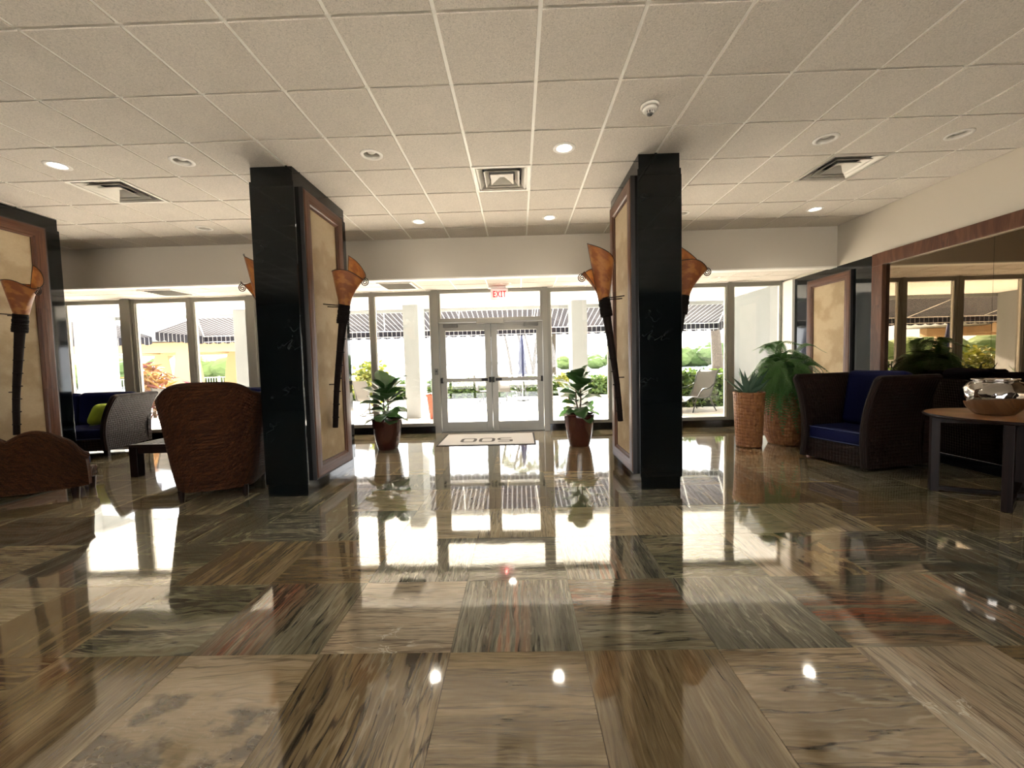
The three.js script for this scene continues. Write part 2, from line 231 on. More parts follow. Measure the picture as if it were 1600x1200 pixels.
{
  const ceil = struct('ceiling', 'suspended ceiling of square textured tiles in a pale grid', 'ceiling');
  mesh('ceiling_slab', bx(XL, XR, C + 0.16, C + 0.3, ZH, ZB), M.white, ceil);
  const half = (T - 0.026) / 2, plain = planarUV(new RoundedBoxGeometry(2 * half, 0.016, 2 * half, 1, 0.002).translate(0, 0.008, 0), 1 / T);
  const hs = new THREE.Shape([new THREE.Vector2(-half, -half), new THREE.Vector2(half, -half), new THREE.Vector2(half, half), new THREE.Vector2(-half, half)]); const hole = new THREE.Path(); hole.absarc(0, 0, 0.078, 0, Math.PI * 2, true); hs.holes.push(hole);
  const holed = planarUV(new THREE.ExtrudeGeometry(hs, { depth: 0.016, bevelEnabled: false, curveSegments: 32 }).rotateX(Math.PI / 2).translate(0, 0.016, 0), 1 / T);
  const rest = [], bars = [];
  for (let j = -12; j < 7; j++) for (let i = -16; i < 9; i++) {
    const x0 = Math.max(XL, GX + i * T), x1 = Math.min(XR, GX + (i + 1) * T), z1 = Math.min(ZB, GZ - j * T), z0 = Math.max(ZH, GZ - (j + 1) * T);
    if (x1 - x0 < 0.05 || z1 - z0 < 0.05) continue;
    const key = i + ',' + j, cx = (x0 + x1) / 2, cz = (z0 + z1) / 2;
    if (ventCells[key]) continue;
    let g = key in lightCells ? holed : plain;
    const sx = (x1 - x0 - 0.026) / (2 * half), sz = (z1 - z0 - 0.026) / (2 * half);
    if (sx < 0.99 || sz < 0.99) { if (sx <= 0.02 || sz <= 0.02) continue; g = g.clone().scale(sx, 1, sz); }
    const seen = cz < -1.9 && Math.abs(cx) < 1.42 * -cz + 0.5;
    if (seen) mesh('ceiling_tile', g, M.ceilTile, ceil).position.set(cx, C, cz); else rest.push(flat(g).clone().translate(cx, C, cz));
  }
  const o = mesh('ceiling_tile_field', merge(rest), M.ceilTile, ceil); o.userData.kind = 'stuff';
  for (let i = -16; i < 9; i++) { const x = GX + i * T; if (x > XL && x < XR) mesh('grid_bar', bx(x - 0.0135, x + 0.0135, C + 0.009, C + 0.04, ZH, ZB), M.grid, ceil); }
  for (let j = -12; j < 7; j++) { const z = GZ - j * T; if (z > ZH && z < ZB) mesh('grid_bar', bx(XL, XR, C + 0.0092, C + 0.039, z - 0.0135, z + 0.0135), M.grid, ceil); }
}
{ // lower ceiling in front of the windows
  const c2 = struct('ceiling_001', 'lower tiled ceiling strip between the bulkhead and the windows', 'ceiling');
  mesh('ceiling_slab', bx(XL, XR, LC + 0.1, LC + 0.3, ZW - 0.1, ZH - 0.14), M.white, c2);
  for (let i = -16; i < 9; i++) for (let j = 0; j < 2; j++) {
    const x0 = Math.max(XL, 0.08 + i * T), x1 = Math.min(XR, 0.08 + (i + 1) * T), z1 = -6.69 - j * T, z0 = Math.max(ZW + 0.02, -6.69 - (j + 1) * T); if (x1 - x0 < 0.05) continue;
    mesh('ceiling_tile', planarUV(bx(x0 + 0.012, x1 - 0.012, LC, LC + 0.015, z0 + 0.012, z1 - 0.012), 1 / T), M.ceilTile, c2);
  }
  mesh('grid_bed', bx(XL, XR, LC + 0.006, LC + 0.05, ZW, ZH - 0.14), M.grid, c2);
}
{ // walls
  const w = struct('wall_front', 'painted bulkhead dropping from the high ceiling before the windows', 'wall');
  mesh('bulkhead', bx(XL, XR, 2.715, C + 0.3, ZH - 0.14, ZH), M.paint, w);
  mesh('bulkhead_trim', rbx(XL, XR, 2.7, 2.722, ZH - 0.15, ZH + 0.006, 0.004), M.white, w);
  mesh('head_wall', bx(XL - 0.2, XR + 0.2, LC + 0.02, C + 0.3, ZW - 0.16, ZW + 0.02), M.paint, w);
  const wr = struct('wall_right', 'right lobby wall with white soffit above mirror and marble', 'wall');
  mesh('soffit_face', bx(XR, XR + 0.25, 2.712, C + 0.3, ZW - 0.16, ZB), M.paint, wr);
  mesh('wall_body', bx(XR + 0.012, XR + 0.25, -0.2, 2.712, ZW - 0.16, ZB), M.wallPaint, wr);
  mesh('window_jamb', bx(XR - 0.045, XR + 0.012, 0.13, 2.712, ZW, -7.52), M.white, wr);
  const wl = struct('wall_left', 'plain left end wall of the lobby', 'wall'); mesh('wall_body', bx(XL - 0.25, XL, -0.2, C + 0.3, ZW - 0.16, ZB), M.backWall, wl);
  const wb = struct('wall_back', 'plain wall behind the camera', 'wall');
  for (const [x0, x1, y0, y1] of [[XL - 0.25, BX0, -0.2, C + 0.3], [BX1, XR + 0.25, -0.2, C + 0.3], [BX0, BX1, 2.76, C + 0.3], [BX0, BX1, -0.2, 0]]) mesh('wall_body', bx(x0, x1, y0, y1, ZB, ZB + 0.2), M.backWall, wb);
  // glazed main entrance behind the camera, whose daylight falls on the ceiling, the near floor and the chair backs
  const n = 6, w6 = (BX1 - BX0) / n;
  for (let k = 0; k < n; k++) {
    const x0 = BX0 + k * w6, x1 = x0 + w6, o = struct('window_' + (12 + k), 'tall glazed panel of the main entrance behind the camera', 'window');
    for (const [a, b2, y0, y1] of [[x0, x0 + 0.05, 0, 2.76], [x1 - 0.05, x1, 0, 2.76], [x0 + 0.05, x1 - 0.05, 2.68, 2.76], [x0 + 0.05, x1 - 0.05, 0, 0.1]]) mesh('frame_bar', bx(a, b2, y0, y1, ZB + 0.05, ZB + 0.15), M.alu, o);
    mesh('pane', bx(x0 + 0.04, x1 - 0.04, 0.09, 2.69, ZB + 0.097, ZB + 0.103), M.glass, o);
  }
  // polished black stone on the right wall, with its framed panel
  const p = struct('trim_1', 'polished black marble facing on the right wall between window and mirror', 'wall panel');
  mesh('marble_slab', bx(XR, XR + 0.012, 0, 2.712, -7.52, -5.87), M.black, p);
}
function frameOn(parent, z0, z1, y0, y1, w, depth, sgn, panelMat) {  // picture-frame moulding on a face at local x = 0, looking along sgn * x
  const X = (a) => sgn * a, mb = (y0_, y1_, z0_, z1_) => rbx(X(0), X(depth), y0_, y1_, z0_, z1_, 0.006);
  const mk = (len) => { // mitred rail with a stepped profile: local x along length, y across, z proud
    const s = new THREE.Shape(); s.moveTo(0, 0); s.lineTo(w, 0); s.lineTo(w, depth * 0.55); s.lineTo(w * 0.86, depth * 0.62); s.lineTo(w * 0.8, depth * 0.92); s.lineTo(w * 0.5, depth); s.lineTo(w * 0.08, depth * 0.98); s.lineTo(0, depth * 0.86); s.closePath();
    const g = new THREE.ExtrudeGeometry(s, { depth: len, bevelEnabled: false, steps: 1 }), p = g.attributes.position;
    for (let i = 0; i < p.count; i++) { const z = p.getZ(i), a = p.getX(i); p.setZ(i, z < len / 2 ? a : len - a); }
    g.computeVertexNormals();
    const uv = g.attributes.uv; for (let i = 0; i < p.count; i++) uv.setXY(i, (p.getX(i) + p.getY(i)) / 0.25, p.getZ(i) / 1.0);
    return g;
  };
  const H = y1 - y0, L = z1 - z0;
  const place = (g, f) => { const p = g.attributes.position; for (let i = 0; i < p.count; i++) { const [x, y, z] = f(p.getX(i), p.getZ(i), p.getY(i)); p.setXYZ(i, x, y, z); } g.computeVertexNormals(); return g; };
  const frame = [place(mk(L), (a, l, d) => [X(d), y0 + a, z0 + l]), place(mk(L), (a, l, d) => [X(d), y1 - a, z0 + l]), place(mk(H), (a, l, d) => [X(d), y0 + l, z0 + a]), place(mk(H), (a, l, d) => [X(d), y0 + l, z1 - a])];
  frame.forEach((g) => mesh('frame_rail', g, M.frameWood, parent));
  for (const [a, b, c, d] of [[y0 - 0.012, y0 - 0.001, z0 - 0.012, z1 + 0.012], [y1 + 0.001, y1 + 0.012, z0 - 0.012, z1 + 0.012], [y0, y1, z0 - 0.012, z0 - 0.001], [y0, y1, z1 + 0.001, z1 + 0.012]]) mesh('frame_edge', bx(X(0), X(depth * 0.84), a, b, c, d), M.frameEdge, parent);
  mesh('panel', bx(X(0.002), X(depth * 0.3), y0 + w - 0.004, y1 - w + 0.004, z0 + w - 0.004, z1 - w + 0.004), panelMat, parent);
}
{
  const f = thing('wall_panel', 'cream panel in wooden frame on the black marble wall by the window', 'wall panel', [XR, 0, 0], 0, 'framed cream panels');
  frameOn(f, -7.15, -6.24, 0.3, 2.59, 0.125, 0.045, -1, M.parch);
  // the wall mirror: bronze sheets in a wide dark frame
  const m = thing('wall_mirror', 'large bronze tinted wall mirror in a wide brown wooden frame', 'mirror', [XR + 0.012, 0, 0]);
  const z0 = -5.86, z1 = 0.6, y0 = -0.05, y1 = 2.712, w = 0.17;
  for (const [a, b, c, d] of [[y1 - w, y1, z0, z1]]) mesh('frame_rail', rbx(-0.062, 0, a, b, c, d, 0.008), M.frameWood, m);
  for (const [c, d] of [[z0, z0 + w], [z1 - w, z1]]) mesh('frame_rail', rbx(-0.0625, 0, 0, y1 - w, c, d, 0.008), M.frameWood, m);
  const seams = [z0 + w, -4.43, -3.15, -1.85, -0.55, z1 - w];
  for (let k = 0; k < seams.length - 1; k++) mesh('mirror_sheet', bx(-0.008, -0.002, y0 + w, y1 - w, seams[k] + 0.0015, seams[k + 1] - 0.0015), M.mirror, m);
  mesh('backing', bx(-0.0015, 0, y0 + w, y1 - w, z0 + w, z1 - w), M.frameEdge, m);
  const b = struct('baseboard_right', 'black marble skirting along the right wall', 'baseboard'); mesh('skirting', rbx(XR - 0.03, XR + 0.003, 0, 0.118, -5.69, ZB, 0.003), M.blackBase, b);
}
// ---------------------------------------------------------------- glazing and entrance doors
{
  const xs = [[-8.9, -7.67, 0.1, 0.06], [-7.5, -6.37, 0.07, 0.05], [-6.32, -5.2, 0.05, 0.06], [-5.06, -4.02, 0.05, 0.04], [-3.97, -2.82, 0.04, 0.03], [-2.78, -1.64, 0.03, 0.04], [0.58, 1.78, 0.05, 0.05], [1.83, 2.82, 0.05, 0.04], [2.87, 4.0, 0.05, 0.04], [4.06, 5.04, 0.05, 0.06]];
  xs.forEach(([a, b, l, r], k) => {
    const w = struct('window_' + (k + 1), ['leftmost', 'second', 'third', 'fourth', 'fifth', 'sixth', 'seventh', 'eighth', 'ninth', 'rightmost'][k] + ' floor-length window pane of the glazed front, counted from the left', 'window');
    const f = (x0, x1, y0, y1, d = 0.05) => mesh('frame_bar', rbx(x0, x1, y0, y1, ZW - d, ZW + d, 0.004), M.alu, w);
    f(a, a + l, 0.13, 2.74); f(b - r, b, 0.13, 2.74); f(a + l, b - r, 2.66, 2.739, 0.048); f(a + l, b - r, 0.13, 0.19, 0.048);
    const s = (x0, x1, y0, y1) => mesh('glazing_bead', bx(x0, x1, y0, y1, ZW - 0.018, ZW + 0.022), M.white, w);
    s(a + l, a + l + 0.018, 0.19, 2.66); s(b - r - 0.018, b - r, 0.19, 2.66);
    mesh('pane', bx(a + l + 0.01, b - r - 0.01, 0.185, 2.665, ZW - 0.003, ZW + 0.003), M.glass, w);
  });
  const posts = [[-9.3, -8.9], [-7.67, -7.5], [-5.2, -5.06], [-1.64, -1.52], [0.475, 0.58], [-6.37, -6.32], [-4.02, -3.97], [-2.82, -2.78], [1.78, 1.83], [2.82, 2.87], [4.0, 4.06]];
  const t = struct('trim_2', 'aluminium posts between the window panes', 'window frame');
  posts.forEach(([a, b], k) => mesh('mullion', rbx(a, b, k === 3 || k === 4 ? 0 : 0.13, LC, ZW - (k < 5 ? 0.1 : 0.06), ZW + (k < 5 ? 0.09 : 0.055), 0.005), M.alu, t));
  const b = struct('baseboard_front', 'low black stone curb under the windows', 'baseboard');
  mesh('curb', rbx(XL, -1.64, -0.05, 0.132, ZW - 0.1, ZW + 0.075, 0.004), M.blackBase, b); mesh('curb', rbx(0.58, XR, -0.05, 0.132, ZW - 0.1, ZW + 0.075, 0.004), M.blackBase, b);
  const tr = struct('window_11', 'wide transom window above the entrance doors', 'window');
  mesh('frame_bar', rbx(-1.52, 0.475, 2.13, 2.2, ZW - 0.09, ZW + 0.085, 0.005), M.alu, tr); mesh('frame_bar', rbx(-1.52, 0.475, 2.68, 2.744, ZW - 0.06, ZW + 0.06, 0.005), M.alu, tr);
  mesh('frame_bar', rbx(-1.52, -1.48, 2.2, 2.68, ZW - 0.05, ZW + 0.05, 0.004), M.alu, tr); mesh('frame_bar', rbx(0.435, 0.475, 2.2, 2.68, ZW - 0.05, ZW + 0.05, 0.004), M.alu, tr);
  mesh('pane', bx(-1.47, 0.425, 2.195, 2.685, ZW - 0.003, ZW + 0.003), M.glass, tr);
  for (const [n, x0, x1, side] of [[1, -1.515, -0.527, -1], [2, -0.519, 0.47, 1]]) {
    const d = struct('door_' + n, side < 0 ? 'left leaf of the glazed aluminium entrance doors' : 'right leaf of the glazed aluminium entrance doors', 'door');
    const f = (a, b2, y0, y1, dd = 0.024) => mesh('stile', rbx(a, b2, y0, y1, ZW - dd, ZW + dd, 0.004), M.alu, d);
    f(x0, x0 + 0.115, 0.01, 2.125); f(x1 - 0.115, x1, 0.01, 2.125); f(x0 + 0.115, x1 - 0.115, 1.965, 2.125, 0.0235); f(x0 + 0.115, x1 - 0.115, 0.01, 0.2, 0.0235);
    mesh('pane', bx(x0 + 0.11, x1 - 0.11, 0.195, 1.97, ZW - 0.004, ZW + 0.004), M.glass, d);
    const bar = mesh('panic_bar', rbx(x0 + 0.03, x1 - 0.03, 0.985, 1.055, ZW + 0.06, ZW + 0.1, 0.012), M.alu, d);
    const inner = side < 0 ? [x1 - 0.19, x1 - 0.07] : [x0 + 0.07, x0 + 0.19];
    mesh('bar_latch', rbx(inner[0], inner[1], 0.993, 1.047, ZW + 0.085, ZW + 0.106, 0.006), M.rubber, bar);
    for (const x of [x0 + 0.03, x1 - 0.03]) mesh('bar_bracket', rbx(x - 0.022, x + 0.022, 0.965, 1.07, ZW + 0.022, ZW + 0.105, 0.008), M.rubber, bar);
    const c = side < 0 ? [x0 + 0.08, x0 + 0.36] : [x1 - 0.36, x1 - 0.08];
    mesh('door_closer', rbx(c[0], c[1], 2.03, 2.1, ZW + 0.024, ZW + 0.075, 0.01), M.aluDark, d);
    mesh('closer_arm', rbx(side < 0 ? c[1] : c[0] - 0.2, side < 0 ? c[1] + 0.2 : c[0], 2.075, 2.095, ZW + 0.04, ZW + 0.06, 0.004), M.alu, d);
    mesh('weather_strip', bx(side < 0 ? x1 : x0 - 0.003, side < 0 ? x1 + 0.003 : x0, 0.012, 2.12, ZW - 0.012, ZW + 0.008), M.rubber, d);
  }
  tag(mesh('door_operator', rbx(-0.78, -0.26, 2.085, 2.18, ZW + 0.078, ZW + 0.165, 0.01), M.alu), 'grey box above the meeting edge of the entrance doors', 'door operator');
  const sw = thing('key_switch', 'small dark switch plate on the post left of the doors', 'switch', [-1.58, 1.19, ZW + 0.09]); mesh('plate', rbx(-0.035, 0.035, -0.06, 0.06, 0, 0.012, 0.004), M.aluDark, sw); mesh('key_cylinder', new THREE.CylinderGeometry(0.016, 0.016, 0.014, 20).rotateX(Math.PI / 2).translate(0, 0.01, 0.018), M.rubber, sw);
}
{ // exit sign
  const s = thing('exit_sign', 'lit EXIT sign with red letters hanging above the doors', 'sign', [-0.325, 2.6, -7.55], 0);
  mesh('housing', rbx(-0.16, 0.16, -0.105, 0.105, -0.03, 0.018, 0.008), M.white, s);
  mesh('canopy', rbx(-0.2, 0.12, 0.105, 0.145, -0.035, 0.03, 0.006), M.steel, s);
  const cv = document.createElement('canvas'); cv.width = 512; cv.height = 320; const x = cv.getContext('2d'); x.fillStyle = '#e9dfdc'; x.fillRect(0, 0, 512, 320); x.fillStyle = '#cf1026'; x.font = 'bold 250px sans-serif'; x.textAlign = 'center'; x.textBaseline = 'middle'; x.save(); x.translate(256, 165); x.scale(0.82, 1.08); x.fillText('EXIT', 0, 0); x.restore();
  const t = new THREE.CanvasTexture(cv); t.colorSpace = THREE.SRGBColorSpace;
  const face = mesh('sign_face', new THREE.BoxGeometry(0.3, 0.19, 0.004).translate(0, 0, 0.0195), std(0xffffff, 0.4, { map: t, emissiveMap: t, emissive: 0xffffff, emissiveIntensity: 0.1 }), s); face.name = 'sign_face';
  const l = new THREE.PointLight(new THREE.Color().setRGB(1, 0.25, 0.2), 0.012); l.position.set(0, 0, 0.08); s.add(l);
}
// ---------------------------------------------------------------- ceiling fittings
const litMat = std(0x000000, 0.5, { emissive: new THREE.Color().setRGB(1, 0.93, 0.82), emissiveIntensity: 6 }), offMat = phys(0xcfcac0, 0.25);
function downlight(x, y, z, lit, label) {
  const o = thing('ceiling_light', label, 'ceiling light', [x, y, z], 0, lit ? 'lit recessed ceiling lights' : 'unlit recessed ceiling lights');
  mesh('trim_ring', lathe([[0.076, 0.012], [0.07, 0.004], [0.072, -0.006], [0.09, -0.0085], [0.104, -0.003], [0.105, 0.0], [0.076, 0.0]], 48), M.white, o);
  mesh('reflector', lathe([[0.055, 0.12], [0.076, 0.0]], 40), new THREE.MeshStandardMaterial({ color: 0xe4dfd4, roughness: 0.4, metalness: 0.05, side: THREE.DoubleSide }), o);
  mesh('lamp', lathe([[0, lit ? 0.008 : 0.014], [0.03, lit ? 0.01 : 0.016], [lit ? 0.056 : 0.046, lit ? 0.022 : 0.03], [0.05, 0.115], [0, 0.12]], 32), lit ? litMat : offMat, o);
  if (lit) { const s = new THREE.SpotLight(new THREE.Color().setRGB(1, 0.9, 0.74), LAMP, 0, R(72), 0.9, 2); s.position.set(0, -0.012, 0); s.target.position.set(0, -3, 0); s.castShadow = true; s.shadow.radius = 3; o.add(s, s.target); }
}
{
  const names = { '-8,1': 'lit ceiling light at far left before the left vent', '-6,1': 'unlit ceiling light left of the left column head', '-3,1': 'unlit ceiling light right of the left column head', '0,1': 'large lit ceiling light left of the right column head', '4,1': 'unlit ceiling light just before the right vent', '6,1': 'unlit ceiling light nearest the right wall, beyond the right vent', '-8,4': 'unlit ceiling light between far left column and left column near bulkhead', '-3,4': 'lit ceiling light near bulkhead, beside the left column', '0,4': 'small lit ceiling light near bulkhead, beside the right column', '3,4': 'unlit ceiling light near bulkhead, right of the right column', '6,4': 'lit ceiling light near bulkhead and right wall corner' };
  for (const [k, lit] of Object.entries(lightCells)) { const [i, j] = k.split(',').map(Number), x = GX + (i + 0.5) * T, z = GZ - (j + 0.5) * T; if (x < XL + 0.2 || x > XR - 0.2 || z > ZB - 0.2) continue; downlight(x, C, z, lit, names[k] ?? 'lit recessed ceiling light over the lobby behind the camera'); }
  downlight(-0.2, LC, -7.3, 1, 'lit light in the lower ceiling above the exit sign'); downlight(3.5, LC, -7.32, 0, 'unlit light in the lower ceiling at right window'); downlight(-5.9, LC, -7.32, 0, 'unlit light in the lower ceiling at left windows');
  const sq = (pts) => { const g = flat(lathe(pts.map(([a, b]) => [a * Math.SQRT2, b]), 4)); g.rotateY(Math.PI / 4); g.computeVertexNormals(); return g; };
  const vent = (x, z, label) => {
    const o = thing('ceiling_vent', label, 'vent', [x, C, z], 0, 'square ceiling air diffusers');
    mesh('frame', sq([[0.268, 0.03], [0.27, -0.004], [0.302, -0.005], [0.303, 0.012]]), M.ventMetal, o);
    mesh('plenum', bx(-0.29, 0.29, 0.1, 0.11, -0.29, 0.29), M.rubber, o);
    for (const [a, b] of [[0.256, 0.205], [0.19, 0.138], [0.124, 0.02]]) mesh('louver_ring', sq([[b, 0.04], [a - 0.014, 0.002], [a, -0.004], [a - 0.006, 0.006], [b + 0.004, 0.046], [b, 0.04]]), M.ventMetal, o);
    mesh('centre_plate', bx(-0.024, 0.024, 0.038, 0.044, -0.024, 0.024), M.ventMetal, o);
    for (const s of [[-0.29, -0.25, -0.29, 0.29], [0.25, 0.29, -0.29, 0.29], [-0.25, 0.25, -0.29, -0.25], [-0.25, 0.25, 0.25, 0.29]]) mesh('duct_wall', bx(s[0], s[1], 0.012, 0.1, s[2], s[3]), M.ventMetal, o);
  };
  vent(GX - 0.5 * T, GZ - 2.5 * T, 'square metal ceiling vent between the two middle columns'); vent(GX + 5.5 * T, GZ - 2.5 * T, 'square metal ceiling vent over the right seating'); vent(GX - 7.5 * T, GZ - 2.5 * T, 'square metal ceiling vent over the left seating');
  for (const [x, label] of [[-2.1, 'slotted white vent in the lower ceiling left of the doors'], [-6.25, 'slotted white vent in the lower ceiling over the left windows']]) {
    const o = thing('linear_vent', label, 'vent', [x, LC, -7.24], 0, 'slotted vents of the lower ceiling');
    mesh('plate', bx(-0.27, 0.27, -0.004, -0.001, -0.27, 0.27), M.rubber, o);
    for (const s of [[-0.3, -0.26, -0.3, 0.3], [0.26, 0.3, -0.3, 0.3], [-0.26, 0.26, -0.3, -0.26], [-0.26, 0.26, 0.26, 0.3]]) mesh('frame', bx(s[0], s[1], -0.014, -0.0005, s[2], s[3]), M.white, o);
    for (let k = 0; k < 9; k++) mesh('slat', bx(-0.26, 0.26, -0.0015, 0.0015, -0.022, 0.022).rotateX(0.5).translate(0, -0.012, -0.24 + k * 0.06), M.white, o);
  }
  const sd = thing('smoke_detector', 'round white smoke detector on a ceiling tile before the right column', 'smoke detector', [1.09, C, -3.34]);
  mesh('base', lathe([[0, -0.022], [0.068, -0.022], [0.074, -0.012], [0.074, 0], [0, 0]], 40), M.white, sd); mesh('housing', lathe([[0, -0.05], [0.045, -0.05], [0.056, -0.04], [0.06, -0.022], [0, -0.022]], 40), M.white, sd); mesh('sensor_chamber', lathe([[0, -0.078], [0.016, -0.078], [0.022, -0.07], [0.03, -0.05], [0, -0.05]], 32), M.aluDark, sd);
  for (let k = 0; k < 10; k++) mesh('vent_rib', bx(-0.003, 0.003, -0.07, -0.048, 0.026, 0.034).rotateY((k * Math.PI) / 5), M.white, sd);
}
// ---------------------------------------------------------------- marble columns with framed panels and torch sconces
function torch(label, x, y, z, sgn, kind) {
  const o = thing('torch_sconce', label, 'wall lamp', [x, y, z], 0, 'torch shaped wall sconces'), X = (a) => sgn * a;
  // stem leans out from the wall as it rises; the shade above is a rolled sheet with a drooping front lip
  mesh('stem', bent([[X(0.03), 0, 0.0], [X(0.07), 0.45, 0.004], [X(0.13), 0.9, 0], [X(0.2), 1.38, 0]], [0.03, 0.032, 0.04, 0.05], 14, 40), M.stem, o);
  const wraps = []; for (let k = 0; k < 13; k++) { const t = 1.2 + k * 0.016; wraps.push(new THREE.TorusGeometry(0.052 + 0.006 * hash(k, 1, 7), 0.0125, 8, 24).rotateX(Math.PI / 2).rotateZ(X(-0.12) + (hash(k, 2, 3) - 0.5) * 0.1).translate(X(0.165 + (t - 1.15) * 0.15), t, 0)); }
  mesh('rope_wrap', merge(wraps), M.wrap, o);
  const knots = []; for (let k = 0; k < 7; k++) knots.push(new THREE.TorusGeometry(0.032 + 0.012 * (k / 7), 0.006, 6, 18).rotateX(Math.PI / 2).rotateZ(X(-0.1)).translate(X(0.035 + 0.145 * Math.pow((0.12 + k * 0.15) / 1.2, 1.3)), 0.12 + k * 0.15, 0)); mesh('stem_knot', merge(knots), M.wrap, o);
  const y0 = 1.36, x0 = 0.205, nu = 72, nv = 14, [edge, fall, lip] = kind;
  // rolled sheet: s runs once round from the upright free edge; tall tongue at s = 0, drooping flared lip at s = lip
  const at = (u, v) => {
    const a = edge + u * Math.PI * 2.02, l = Math.exp(-(((u - lip) / 0.11) ** 2)), h = lerp(0.405, 0.635, Math.pow(clamp(1 - u / fall), 0.85)) - 0.1 * l, rr = lerp(0.045, 0.142 + 0.07 * l, Math.pow(v, 0.9 + 0.9 * l)) + 0.012 * (1 - u);
    return [X(x0 + 0.03 * v + rr * Math.cos(a)), y0 + h * v, rr * Math.sin(a)];
  };
  const pos = [], uv = [], idx = []; for (let j = 0; j <= nv; j++) for (let i = 0; i <= nu; i++) { pos.push(...at(i / nu, j / nv)); uv.push((i / nu) * 2, j / nv); }
  for (let j = 0; j < nv; j++) for (let i = 0; i < nu; i++) { const a = j * (nu + 1) + i; idx.push(a, a + 1, a + nu + 1, a + 1, a + nu + 2, a + nu + 1); }
  const g = new THREE.BufferGeometry(); g.setAttribute('position', new THREE.Float32BufferAttribute(pos, 3)); g.setAttribute('uv', new THREE.Float32BufferAttribute(uv, 2)); g.setIndex(idx); g.computeVertexNormals();
  const sh = mesh('shade', g, M.amber, o);
  mesh('shade_wire', tube(Array.from({ length: 33 }, (_, i) => at(i / 32, 1)), 0.0045, 90, 6), M.wire, sh);
  mesh('shade_wire', tube(Array.from({ length: 8 }, (_, i) => at(0, i / 7)), 0.0035, 20, 6), M.wire, sh); mesh('shade_wire', tube(Array.from({ length: 8 }, (_, i) => at(1, i / 7)), 0.0035, 20, 6), M.wire, sh);
  const tip = at(lip, 1), sp = []; for (let k = 0; k <= 44; k++) { const a = Math.PI * 0.5 - (k / 44) * Math.PI * 4.6, r = 0.047 * (1 - k / 50); sp.push([tip[0] + X(-0.004 + r * Math.cos(a)), tip[1] - 0.04 + r * Math.sin(a), tip[2] + 0.01]); }
  mesh('curl', tube(sp, 0.0055, 120, 6), M.wire, sh);
  for (const g of [tube([[X(-0.018), 1.41, 0.05], [X(0.06), 1.4, 0.06], [X(0.17), 1.39, 0.05]], 0.006, 20, 6), tube([[X(-0.018), 1.395, -0.05], [X(0.06), 1.39, -0.06], [X(0.17), 1.39, -0.05]], 0.006, 20, 6), rod([X(-0.02), 0.5, 0], [X(0.06), 0.5, 0], 0.007)]) mesh('bracket', g, M.wire, o);
}
function column(x0, x1, which, faces) {
  const z0 = -5.3, z1 = -4.09, o = struct('column_' + { 'far left': 1, left: 2, right: 3 }[which], { 'far left': 'black marble column cut by the left edge of the photo', left: 'black marble column left of the doors', right: 'black marble column right of the doors' }[which], 'column');
  mesh('marble_slab', bx(x0 + 0.012, x1 - 0.012, 3.19, C + 0.1, z0 + 0.012, z1 - 0.012), M.black, o); mesh('plinth', bx(x0 + 0.014, x1 - 0.014, -0.02, 0.125, z0 + 0.014, z1 - 0.014), M.black, o);
  mesh('marble_slab', rbx(x0, x1, 0.125, 3.19, z0, z1, 0.004, 1), M.black, o);
  for (const sgn of faces) {
    const side = sgn > 0 ? 'right' : 'left', f = thing('wall_panel', `tall cream panel in wooden frame on ${side} face of the ${which} column`, 'wall panel', [sgn > 0 ? x1 : x0, 0, -4.645], 0, 'framed cream panels');
    frameOn(f, -0.455, 0.445, 0.15, 3.16, 0.145, 0.05, sgn, M.parch);
    torch(`amber cone torch sconce on ${side} face of the ${which} column`, (sgn > 0 ? x1 : x0) + sgn * 0.032, 0.63, -4.62, sgn, (which === 'left' || which === 'right') && sgn < 0 ? [0.08 * Math.PI, 0.45, 0.95] : [1.45 * Math.PI, 0.3, 0.28]);
  }
}
column(-2.645, -2.2, 'left', [1, -1]); column(1.21, 1.635, 'right', [-1, 1]); column(-6.42, -5.97, 'far left', [1]);
